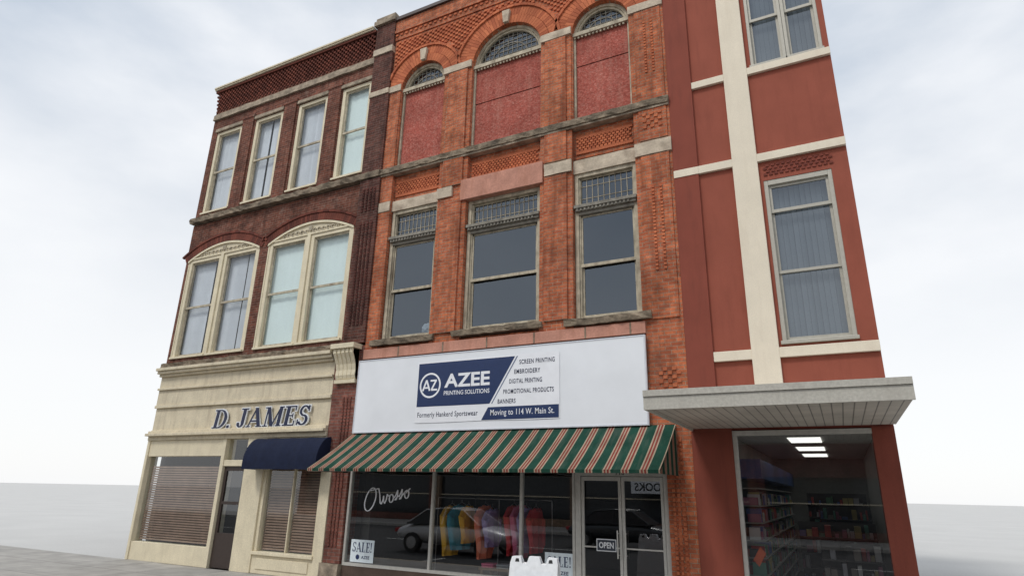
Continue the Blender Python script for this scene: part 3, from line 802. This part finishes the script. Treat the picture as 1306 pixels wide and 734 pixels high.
m=MB(); m.box(4.463,4.53,.03,.13,.0,2.94); m.box(4.53,6.5,.03,.13,2.86,2.94); m.box(4.53,6.5,.03,.13,.0,.12)
m.ob('shopfront_frame',ALU,right)
m=MB(); m.pane(4.53,6.5,.08,.12,2.86); m.ob('shop_window_glass',glass('reflective_shop_glass',(.66,.69,.69),.13),right,recalc=False)
m=MB(); m.box(4.0,6.6,.41,8.8,-.02,.04); m.ob('shop_floor',FLOORIN,right)
m=MB(); m.box(4.0,4.34,.41,8.7,.05,2.94); m.box(6.58,6.598,.41,8.7,.05,2.94);m.box(4.34,6.58,8.7,8.79,.05,2.94)
m.ob('shop_interior',LIGHTIN,right)
m=MB(); m.box(4.0,6.58,.41,8.8,2.95,2.958); m.ob('ceiling',CEIL,right)
one('ceiling_light',TUBE,right,[(x,x+.55,y,y+1.1,2.935,2.946) for x in (5.2,) for y in (1.6,4.0,6.4)])

def stockmat():
    t=NT('package_colours'); g_=t.n('ShaderNodeNewGeometry')
    x=t.n('ShaderNodeValToRGB'); x.color_ramp.interpolation='CONSTANT'; e_=x.color_ramp.elements
    cs=[(.5,.5,.5),(.1,.25,.2),(.4,.07,.06),(.08,.12,.28),(.4,.34,.15),(.35,.35,.38),(.1,.2,.12),(.3,.12,.18),(.03,.03,.03),(.2,.18,.16)]
    while len(e_)<len(cs): e_.new(.5)
    for i,c in enumerate(cs): e_[i].position=i/len(cs); e_[i].color=(*c,1)
    t.l(g_.outputs['Random Per Island'],x.inputs[0]); return t.finish(x.outputs[0],.5)
STK=stockmat()
LV=(.15,.42,.69,.96,1.23,1.50,1.77)
su=empty('store_shelf',(4.6,3,0),'tall wall shelving packed with small colourful packages','shelf')
m=MB(); m.box(4.345,4.37,.6,8.5,.05,2.15)
for z in LV+(2.05,): m.box(4.37,4.75,.6,8.5,z-.02,z)
m.ob('shelf',LIGHTIN,su); m=MB(); m.box(4.37,4.80,.6,8.5,2.20,2.52); m.ob('shelf_header',plain('blue_header_board',(.03,.07,.20),.5),su)
m=MB()
for z in LV:
    y=.65
    while y<8.3:
        w_=R.uniform(.04,.09); h_=R.uniform(.08,.22); m.box(4.45+R.uniform(0,.08),4.73-R.uniform(0,.06),y,y+w_-.008,z,z+h_); y+=w_+(R.uniform(0,.12) if R.random()<.15 else 0)
m.ob('merchandise',STK,su,kind='stuff')
for gy,gx,nl in ((1.2,5.55,4),(2.6,5.15,5),(4.2,5.5,6),(6.0,5.2,7)):
    s2_=empty('store_shelf',(5.8,gy,0),'display shelving cluttered with small packages','shelf')
    zt_=LV[nl-1]+.25
    m=MB(); m.box(gx,6.45,gy+.2,gy+.23,.05,zt_)
    for z in LV[:nl]: m.box(gx,6.45,gy-.15,gy+.2,z-.02,z)
    m.ob('shelf',SHOPIN,s2_); m=MB()
    for z in LV[:nl]:
        x=gx+.02
        while x<6.38:
            w_=R.uniform(.04,.12)
            if R.random()>.12: m.box(x,x+w_-.01,gy-.13+R.uniform(0,.12),gy+.15,z,z+R.uniform(.05,.23))
            x+=w_
    m.ob('merchandise',STK,s2_,kind='stuff')
hs=empty('price_sign',(4.66,.32,.85),'small orange red card hanging in drugstore window','sign')
m=MB(); m.prism([(4.58,.95),(4.66,.85),(4.78,1.05),(4.70,1.15)],.31,.315); m.ob('card',plain('orange_red_card',(.75,.14,.05),.6),hs)

# ============================================================ SIGN + BANNER
sb=empty('sign_board',(-.28,-.08,3.05),'wide plain white sign board fixed above the awning','sign')
m=MB(); m.box(-3.64,3.10,-.10,-.045,3.06,4.70); m.ob('board_panel',WHITEB,sb)
m=MB()
for x in (-3.64,3.075): m.box(x,x+.025,-.108,-.10,3.06,4.70)
m.box(-3.615,3.075,-.108,-.10,3.06,3.085); m.box(-3.615,3.075,-.108,-.10,4.675,4.70)
m.ob('edge_trim',plain('white_edge_trim',(.66,.69,.74),.4),sb)
bn=empty('banner',(-.28,-.12,3.22),'navy and white vinyl printing shop banner hung on sign board','banner')
BX0,BX1,BZ0,BZ1=-1.95,1.40,3.235,4.53
m=MB(); nx,nz=60,20; vs=[]
for i in range(nx+1):
    for j in range(nz+1):
        u,v=i/nx,j/nz; X_=BX0+(BX1-BX0)*u; Z_=BZ0+(BZ1-BZ0)*v
        vs.append((X_,-.110-.0008*math.sin(u*9+v*5)-.0006*math.sin(u*31-v*13),Z_+.010*math.sin(u*math.pi*3)*(1 if v>.5 else -1)*abs(v-.5)))
m.add(vs,[(i*(nz+1)+j,(i+1)*(nz+1)+j,(i+1)*(nz+1)+j+1,i*(nz+1)+j+1) for i in range(nx) for j in range(nz)])
m.ob('banner_sheet',VINYL,bn,smooth=True,recalc=False)
yI=-.1125; yT=-.1135
def ink(pts,name,mat,y=yI):
    m=MB(); m.add([(p[0],y,p[1]) for p in pts],[tuple(range(len(pts)))]); m.ob(name,mat,bn,recalc=False)
ink([(-1.92,3.57),(-.13,3.57),(.43,4.50),(-1.92,4.50)],'navy_print',NAVY)
ink([(-.31,3.25),(1.385,3.25),(1.385,3.50),(-.16,3.50)],'navy_print',NAVY)
ink([(-.09,3.57),(-.065,3.57),(.495,4.50),(.47,4.50)],'grey_stripe',plain('slate_print',(.15,.19,.3),.4))
m=MB()
cxx,czz=-1.60,4.02
for i in range(36):
    t0=2*math.pi*i/36;t1=2*math.pi*(i+1)/36
    m.add([(cxx+.27*math.cos(t0),yT,czz+.27*math.sin(t0)),(cxx+.27*math.cos(t1),yT,czz+.27*math.sin(t1)),(cxx+.23*math.cos(t1),yT,czz+.23*math.sin(t1)),(cxx+.23*math.cos(t0),yT,czz+.23*math.sin(t0))],[(0,1,2,3)])
m.ob('logo_ring',VINYL,bn,recalc=False)
m=MB(); k=0
for p,q,w_ in (((-.185,-.115),(-.095,.115),.042),((-.095,.115),(-.005,-.115),.042),((-.145,-.05),(-.05,-.05),.034),((.005,.098),(.165,.098),.040),((.150,.10),(.040,-.095),.042),((.030,-.098),(.185,-.098),.040)):
    b4=bar((cxx+p[0],czz+p[1]),(cxx+q[0],czz+q[1]),w_)
    m.add([(x_,yT-.0003*k,z_) for x_,z_ in b4],[(0,1,2,3)]); k+=1
m.ob('monogram_letters',VINYL,bn,recalc=False)
text_mesh('AZEE',-1.24,-.14,3.95,4.24,yT,VINYL,bn,bold=.028)
text_mesh('PRINTING SOLUTIONS',-1.24,-.14,3.79,3.88,yT,VINYL,bn,bold=.008)
text_mesh('Formerly Hankerd Sportswear',-1.88,-.40,3.315,3.455,yT,NAVYT,bn,spacing=1.12,bold=.006)
text_mesh('Moving to 114 W. Main St.',-.10,1.29,3.30,3.45,yT,VINYL,bn,spacing=1.08,bold=.006)
for s_,a,b,z in (('SCREEN PRINTING',.53,1.30,4.37),('EMBROIDERY',.42,.99,4.18),('DIGITAL PRINTING',.31,1.03,3.99),('PROMOTIONAL PRODUCTS',.18,1.28,3.79),('BANNERS',.06,.46,3.60)):
    text_mesh(s_,a,b,z-.042,z+.050,yT,NAVYT,bn,spacing=1.15,bold=.012)

pts=[]
def P(x,z): pts.append((x,z))
for i in range(30):
    t=math.radians(110+i*13); P(.20+.17*math.cos(t)+.05*math.sin(t),.30+.24*math.sin(t))
P(.45,.50); P(.50,.36)
for (dx,dz) in ((.03,-.14),(.07,-.17),(.11,-.10),(.13,.0),(.14,-.12),(.18,-.17),(.22,-.1),(.24,.02),(.28,-.03)): P(.5+dx,.32+dz)
for i in range(17):
    t=math.radians(90+i*22.5); P(.88+.065*math.cos(t),.23+.085*math.sin(t))
for ox in (.98,1.12):
    for dx,dz in ((.0,.05),(.05,.12),(.09,.20),(.09,.08),(.06,.0),(.01,.0),(.04,.02)): P(ox+dx,.18+dz)
    P(ox+.12,.26)
for i in range(19):
    t=math.radians(120+i*22.5); P(1.36+.065*math.cos(t),.25+.085*math.sin(t))
P(1.46,.36)
sx=1.20/1.46
pts=[(-3.28+x*sx, 1.36+z*.95+.18*x*sx) for x,z in pts]
m=MB()
for i in range(len(pts)-1):
    d_=Vector((pts[i+1][0]-pts[i][0],pts[i+1][1]-pts[i][1])); wd_=.014+.016*abs(d_.normalized().y if d_.length>0 else 0)
    m.prism(bar(pts[i],pts[i+1],wd_),.092-.0003*(i%2),.094)
o=m.ob('window_lettering',VINYL); tag(o,'white handwritten script lettering on the shop window','lettering')
def paper(name,x0,x1,z0,z1,y,label,mat=PAPER):
    e_=empty(name,((x0+x1)/2,y,z0),label,'sign'); m=MB(); m.box(x0,x1,y-.002,y+.002,z0,z1); m.ob('card',mat,e_); return e_
LB=plain('pale_blue_card',(.78,.87,.92),.6)
s1=paper('sale_sign',-3.52,-2.90,.42,.86,.088,'pale blue paper sale sign in shop window corner',LB)
serif('SALE!',-3.47,-2.94,.62,.81,.084,.001,NAVY,s1,shear=0)
text_mesh('AZEE',-3.22,-3.00,.49,.55,.084,NAVY,s1,bold=.02)
m=MB(); m.prism([(-3.32+.05*math.cos(t*math.pi/8),.52+.05*math.sin(t*math.pi/8)) for t in range(16)],.084,.085); m.ob('round_logo',NAVY,s1)
s2=paper('sale_sign',1.02,1.57,.46,.87,.088,'pale blue paper sale sign beside the glass doors',LB)
serif('SALE!',1.07,1.54,.64,.81,.084,.001,NAVY,s2,shear=0)
text_mesh('AZEE',1.26,1.48,.51,.57,.084,NAVY,s2,bold=.02)
s3=paper('open_sign',2.03,2.39,.95,1.15,.046,'small dark open sign with pale border on the door')
m=MB(); m.box(2.045,2.375,.0425,.0435,.965,1.135); m.ob('dark_face',plain('slate_sign_face',(.05,.06,.08),.5),s3)
text_mesh('OPEN',2.075,2.345,1.0,1.10,.0415,PAPER,s3,bold=.03)
text_mesh('110',2.42,2.58,2.225,2.275,.038,BLACK,dr,name='house_number',bold=.01)

# ============================================================ INSIDE THE SHOP
def shirt(x,y,z,mat,rot,label,w=.46,h=.66):
    e_=empty('shirt',(x,y,z),label,'shirt','shirts hanging in the shop window')
    out=[(-.09,0),(-.20,-.03),(-.33,-.19),(-.25,-.25),(-.205,-.19),(-.215,-h),(.215,-h),(.205,-.19),(.25,-.25),(.33,-.19),(.20,-.03),(.09,0),(.05,-.045),(-.05,-.045)]
    bm=bmesh.new(); fr_=[bm.verts.new((p[0],-.02,p[1])) for p in out]; f=bm.faces.new(fr_)
    bmesh.ops.triangulate(bm,faces=[f]); bmesh.ops.subdivide_edges(bm,edges=bm.edges,cuts=3,use_grid_fill=True)
    for v in bm.verts: v.co.y=-.035*math.cos(v.co.x*5)+.018*math.sin(v.co.x*26+v.co.z*2)*min(1,-v.co.z*2)
    me=bpy.data.meshes.new('fabric'); bm.to_mesh(me); bm.free(); me.materials.append(mat)
    o=bpy.data.objects.new('fabric',me); COL.objects.link(o); o.parent=e_
    s_=o.modifiers.new('s','SOLIDIFY'); s_.thickness=.05
    m=MB(); m.tube((-.15,0,-.02),(0,0,.05),.006); m.tube((.15,0,-.02),(0,0,.05),.006); m.tube((0,0,.05),(0,0,.10),.004)
    o2=m.ob('hanger',STEEL); o2.parent=e_
    e_.rotation_euler=(0,0,rot)
def cloth(n,c): return mottled(n,c,.15,5,.95,.2,90)
cl=dict(y=cloth('yellow_cloth',(.85,.47,.06)),t=cloth('teal_cloth',(.06,.28,.38)),n=cloth('navy_cloth',(.05,.08,.22)),o=cloth('coral_cloth',(.85,.24,.14)),p=cloth('pink_cloth',(.75,.17,.30)),r=cloth('red_cloth',(.6,.05,.06)),g=cloth('grey_cloth',(.4,.42,.45)),l=cloth('lilac_cloth',(.42,.32,.6)))
SY=.46
for x,z,c,r_,h_,lb in ((-1.26,1.60,'y',1.45,.95,'long yellow shirt hanging on the window rack'),(-1.02,1.62,'t',1.15,.85,'teal shirt hanging on the window rack'),(-.86,1.60,'y',1.6,.7,'yellow shirt beside a teal shirt'),(-.46,1.62,'o',1.45,.98,'long coral shirt in the shop window'),(-.30,1.56,'l',1.5,.7,'lilac shirt hanging in the shop window'),
        (.18,1.64,'r',1.5,.90,'red shirt hanging near the mullion'),(.33,1.64,'p',1.45,.95,'long pink shirt near the mullion'),(.46,1.6,'l',1.5,.8,'lilac shirt near the mullion'),(.66,1.6,'r',1.5,.8,'dark red shirt near the mullion')):
    shirt(x,SY,z,cl[c],r_,lb,h=h_)
rk=empty('clothes_rack',(-.5,SY,.12),'long chrome clothes rack behind the shop window','rack')
m=MB(); m.tube((-1.6,SY,1.75),(1.0,SY,1.75),.008)
for x in (-1.6,-.15,1.0): m.tube((x,SY,.12),(x,SY,1.74),.008); m.tube((x,SY-.2,.13),(x,SY+.25,.13),.012)
m.ob('rack_rail',STEEL,rk)
tb=empty('display_table',(-.2,.6,.12),'low display table with folded clothes','table')
m=MB(); m.box(-.45,.24,.24,.7,.46,.50)
for x in (-.4,.2):
    for y in (.28,.66): m.box(x-.02,x+.02,y-.02,y+.02,.12,.46)
m.ob('table_frame',plain('table_wood',(.25,.16,.09),.6),tb)
for x,c in ((-.28,'p'),(.05,'g')):
    m=MB()
    for k in range(2): m.box(x-.13+R.uniform(-.01,.01),x+.13+R.uniform(-.01,.01),.27,.5,.501+k*.04,.536+k*.04)
    o=m.ob('folded_shirts',cl[c],bevel=.012); tag(o,'stack of folded coloured shirts on display table','clothes','folded shirts on the table')

bm=bmesh.new(); bmesh.ops.create_icosphere(bm,subdivisions=3,radius=.16)
for v in bm.verts:
    v.co*=1+R.uniform(-.09,.09)
    if v.co.z<-.1: v.co.z=-.1
me=bpy.data.meshes.new('plastic_bag'); bm.to_mesh(me); bm.free(); me.materials.append(WHITE)
o=bpy.data.objects.new('plastic_bag',me); COL.objects.link(o); o.location=(-2.15,.48,5.44); tag(o,'crumpled white bag behind the upstairs window','bag')
m=MB(); m.box(-3.0,-2.2,.36,.46,5.27,5.36); o=m.ob('timber_plank',plain('raw_pine',(.6,.44,.26),.8)); tag(o,'loose pine plank on the upstairs window ledge','wood')

# ============================================================ SANDWICH BOARD
ab=empty('sandwich_board',(2.24,-2.95,0),'white plastic A-frame sandwich board on the sidewalk','sign')
def panel(sgn):
    m=MB(); w=.33
    out=[(-w,0),(-w+.06,0),(-w+.06,.06),(w-.06,.06),(w-.06,0),(w,0),(w,1.0),(w-.02,1.08),(w-.14,1.09),(w-.17,1.00),(.10,1.0),(.07,1.09),(-.07,1.09),(-.10,1.0),(-w+.17,1.00),(-w+.14,1.09),(-w+.02,1.08),(-w,1.0)]
    n=len(out); vs=[]
    for d in (0,.035):
        for p in out: vs.append((p[0],sgn*(.32-.26*p[1]-d),p[1]))
    m.add(vs,[tuple(range(n)),tuple(range(2*n-1,n-1,-1))]+[((i+1)%n,i,i+n,(i+1)%n+n) for i in range(n)])
    o=m.ob('panel',WHITE,bevel=.004); o.parent=ab
    m=MB()
    ins=[(-.26,.12),(.26,.12),(.26,.92),(-.26,.92)]
    m.add([(p[0],sgn*(.32-.26*p[1]+.003),p[1]) for p in ins],[(0,1,2,3)])
    o=m.ob('poster_insert',PAPER); o.parent=ab
    for s_ in (-1,1):
        m=MB(); m.add([(s_*x_,sgn*(.32-.26*z_+.003),z_) for x_,z_ in ((.20,1.02),(.26,1.02),(.25,1.06),(.21,1.06))],[(0,1,2,3)])
        o=m.ob('hinge_slot',BLACK); o.parent=ab
panel(-1); panel(1)
m=MB(); m.tube((-.30,0,1.0),(.30,0,1.0),.015); o=m.ob('hinge',STEEL); o.parent=ab
ab.rotation_euler=(0,0,math.radians(8))

# ============================================================ ACROSS THE STREET (seen only in reflections)
DKP=plain('dark_pane',(.03,.035,.04),.08)
def opp(x0,x1,h,c,label):
    e_=empty('brick_building',((x0+x1)/2,-24.4,0),label,'building')
    mt=brick('opposite_brick',c,tuple(v*.7 for v in c),(.25,.2,.17),.3)
    ops_=[]
    n=max(2,int((x1-x0)/2.2)); st=(x1-x0)/n
    for i in range(n):
        for z in (4.6,8.2):
            if z+2<h: ops_.append((x0+st*i+.5,x0+st*(i+1)-.5,z,z+2.0))
    ops_.append((x0+.4,x1-.4,.4,2.9))
    m=MB(); grid_wall(m,x0,x1,0,h,ops_,-24.8,-24.4); m.box(x0,x1,-34,-33.7,0,h); m.box(x0,x0+.2,-33.7,-24.8,0,h); m.box(x1-.2,x1,-33.7,-24.8,0,h); m.box(x0,x1,-34,-24.8,h-.1,h)
    m.ob('wall',mt,e_)
    for q in ops_:
        m=MB(); m.box(q[0],q[1],-24.72,-24.7,q[2],q[3]); m.box(q[0],q[1],-24.66,-24.6,(q[2]+q[3])/2-.03,(q[2]+q[3])/2+.03,1); m.ob('window',[DKP,CREAM2],e_)
    m=MB(); m.box(x0-.02,x1+.02,-24.9,-24.15,h,h+.25); m.ob('cornice',CREAM2,e_)
opp(-30,-18,7.5,(.2,.06,.045),'two-storey red brick shop building across the street')
opp(-17.98,-8,8.8,(.3,.2,.13),'tan brick shop building across the street')
opp(-7.98,2,7.5,(.24,.09,.06),'brick bookshop building across the street')
opp(2.02,14,8.5,(.18,.06,.05),'dark brick two-storey building across the street')
bs=empty('shop_sign',(-3.5,-24.2,2.0),'white shop sign lettered in black across the street','sign')
m=MB(); m.box(-4.6,-2.4,-24.38,-24.2,1.95,2.65); m.ob('card',WHITE,bs)
text_mesh('BOOKS',-4.4,-2.6,2.08,2.52,-24.195,BLACK,bs,bold=.02,flip=True)

def car(x,y,paint,label):
    e_=empty('parked_car',(x,y,-.13),label,'car','cars on the street')
    def mk(m,n,mats,**kw):
        o=m.ob(n,mats,**kw); o.parent=e_; return o
    sec=[(-2.25,.55,.66,.72),(-2.15,.35,.82,.78),(-1.5,.25,.93,.86),(-.9,.22,.96,.88),(.6,.22,.95,.88),(1.3,.24,.88,.87),(1.95,.3,.76,.82),(2.25,.42,.62,.70)]
    vs=[];fs=[]
    for (xx,zb,zt_,hw) in sec:
        vs+=[(xx,-hw*.92,zb),(xx,-hw,(zb+zt_)/2),(xx,-hw*.9,zt_),(xx,0,zt_+.03),(xx,hw*.9,zt_),(xx,hw,(zb+zt_)/2),(xx,hw*.92,zb)]
    for i in range(len(sec)-1):
        for j in range(7): fs.append((i*7+j,i*7+(j+1)%7,(i+1)*7+(j+1)%7,(i+1)*7+j))
    fs+= [tuple(range(7)),tuple(range((len(sec)-1)*7+6,(len(sec)-1)*7-1,-1))]
    m=MB(); m.add(vs,fs); o=mk(m,'body',paint,smooth=True); s_=o.modifiers.new('s','SUBSURF'); s_.levels=2; s_.render_levels=2
    cab=[(-1.75,.94,.75),(-1.05,1.36,.60),(-.2,1.44,.58),(.45,1.38,.60),(1.2,.93,.76)]
    vs=[]
    for xx,z,hw in cab: vs+=[(xx,-hw,z),(xx,hw,z)]
    m=MB(); m.add(vs[2:8],[(0,1,3,2),(2,3,5,4)]); mk(m,'roof',paint)
    m=MB(); m.add(vs[6:10],[(0,1,3,2)]); mk(m,'windscreen',BLACK)
    m=MB(); m.add(vs[0:4],[(0,1,3,2)]); mk(m,'rear_window',BLACK)
    for s_ in (-1,1):
        m=MB(); vs=[(xx,s_*hw*.995,z-.01) for xx,z,hw in cab]+[(1.2,s_*.77,.9),(-1.75,s_*.77,.9)]; m.add(vs,[tuple(range(7))])
        mk(m,'side_window',BLACK)
        m=MB()
        for p,q in (((-1.68,.95),(-1.05,1.37)),((-1.05,1.37),(-.2,1.45)),((-.2,1.45),(.45,1.39)),((.45,1.39),(1.15,.95)),((-.3,.93),(-.25,1.43))):
            hwf=lambda z: .76-(z-.93)*.345
            m.tube((p[0],s_*hwf(p[1]),p[1]),(q[0],s_*hwf(q[1]),q[1]),.025)
        mk(m,'window_pillar',paint)
    for wx in (-1.4,1.4):
        for s_ in (-.82,.82):
            m=MB(); m.tube((wx,s_-.1,.32),(wx,s_+.1,.32),.32,24); m.tube((wx,s_-.11,.32),(wx,s_+.11,.32),.2,16,1); mk(m,'wheel',[BLACK,STEEL])
    for s_ in (-.6,.6):
        m=MB(); m.box(2.16,2.24,s_-.16,s_+.16,.56,.68); mk(m,'headlight',STEEL)
        m=MB(); m.box(-2.24,-2.16,s_-.16,s_+.16,.62,.74); mk(m,'tail_light',cl['r'])
car(-5.95,-8.3,plain('pale_car_paint',(.60,.61,.62),.3,.1),'pale silver sedan stopped in the lane facing the shops')
car(-1.9,-14.2,plain('charcoal_car_paint',(.06,.065,.07),.25,.3),'dark sedan parked on the far side of the street')

# ============================================================ WORLD, SUN, CAMERA
wd=bpy.data.worlds.new('World'); scene.world=wd; wd.use_nodes=True
nt=wd.node_tree; nt.nodes.clear()
out=nt.nodes.new('ShaderNodeOutputWorld')
sky=nt.nodes.new('ShaderNodeTexSky'); sky.sky_type='NISHITA'; sky.sun_disc=False
EL=math.radians(52); AZ=math.radians(200)
sky.sun_elevation=EL; sky.sun_rotation=AZ
b1=nt.nodes.new('ShaderNodeBackground'); b1.inputs[1].default_value=.11; nt.links.new(sky.outputs[0],b1.inputs[0])
tc=nt.nodes.new('ShaderNodeTexCoord'); mp=nt.nodes.new('ShaderNodeMapping'); mp.inputs['Scale'].default_value=(1,1,2.2)
nt.links.new(tc.outputs['Generated'],mp.inputs[0])
nz_=nt.nodes.new('ShaderNodeTexNoise'); nz_.inputs['Scale'].default_value=2.6; nz_.inputs['Detail'].default_value=7; nt.links.new(mp.outputs[0],nz_.inputs['Vector'])
rp=nt.nodes.new('ShaderNodeValToRGB'); rp.color_ramp.elements[0].position=.34; rp.color_ramp.elements[0].color=(.50,.56,.64,1); rp.color_ramp.elements[1].position=.62; rp.color_ramp.elements[1].color=(.80,.82,.85,1)
nt.links.new(nz_.outputs[0],rp.inputs[0])
sx_=nt.nodes.new('ShaderNodeSeparateXYZ'); nt.links.new(tc.outputs['Generated'],sx_.inputs[0])
hr=nt.nodes.new('ShaderNodeValToRGB'); hr.color_ramp.elements[0].position=.15; hr.color_ramp.elements[0].color=(1,1,1,1); hr.color_ramp.elements[1].position=.55; hr.color_ramp.elements[1].color=(0,0,0,1)
nt.links.new(sx_.outputs[2],hr.inputs[0])
hm=nt.nodes.new('ShaderNodeMix'); hm.data_type='RGBA'; nt.links.new(hr.outputs[0],hm.inputs[0]); nt.links.new(rp.outputs[0],hm.inputs[6]); hm.inputs[7].default_value=(.84,.845,.85,1)
b2=nt.nodes.new('ShaderNodeBackground'); b2.inputs[1].default_value=1.22; nt.links.new(hm.outputs[2],b2.inputs[0])
mx=nt.nodes.new('ShaderNodeMixShader'); mx.inputs[0].default_value=.9
nt.links.new(b1.outputs[0],mx.inputs[1]); nt.links.new(b2.outputs[0],mx.inputs[2]); nt.links.new(mx.outputs[0],out.inputs[0])
sl=bpy.data.lights.new('sun','SUN'); sl.energy=1.5; sl.angle=math.radians(12); sl.color=(1,.96,.9)
so=bpy.data.objects.new('sun',sl); COL.objects.link(so)
d=Vector((-.35*math.cos(EL)/1.06,-1.0*math.cos(EL)/1.06,math.sin(EL)))
so.rotation_euler=d.to_track_quat('Z','Y').to_euler(); so.location=(0,-20,30)

cam=bpy.data.cameras.new('camera'); co=bpy.data.objects.new('camera',cam); COL.objects.link(co)
r_=Vector((.8898,.4558,.02165)).normalized(); u_=Vector((.1250,-.2890,.9491)); u_=(u_-r_*u_.dot(r_)).normalized(); b_=r_.cross(u_)
co.matrix_world=Matrix(((r_.x,u_.x,b_.x,6),(r_.y,u_.y,b_.y,-11),(r_.z,u_.z,b_.z,1.9),(0,0,0,1)))
cam.sensor_width=36; cam.lens=783.3/1306*36; cam.clip_end=2000; cam.clip_start=.05
scene.camera=co
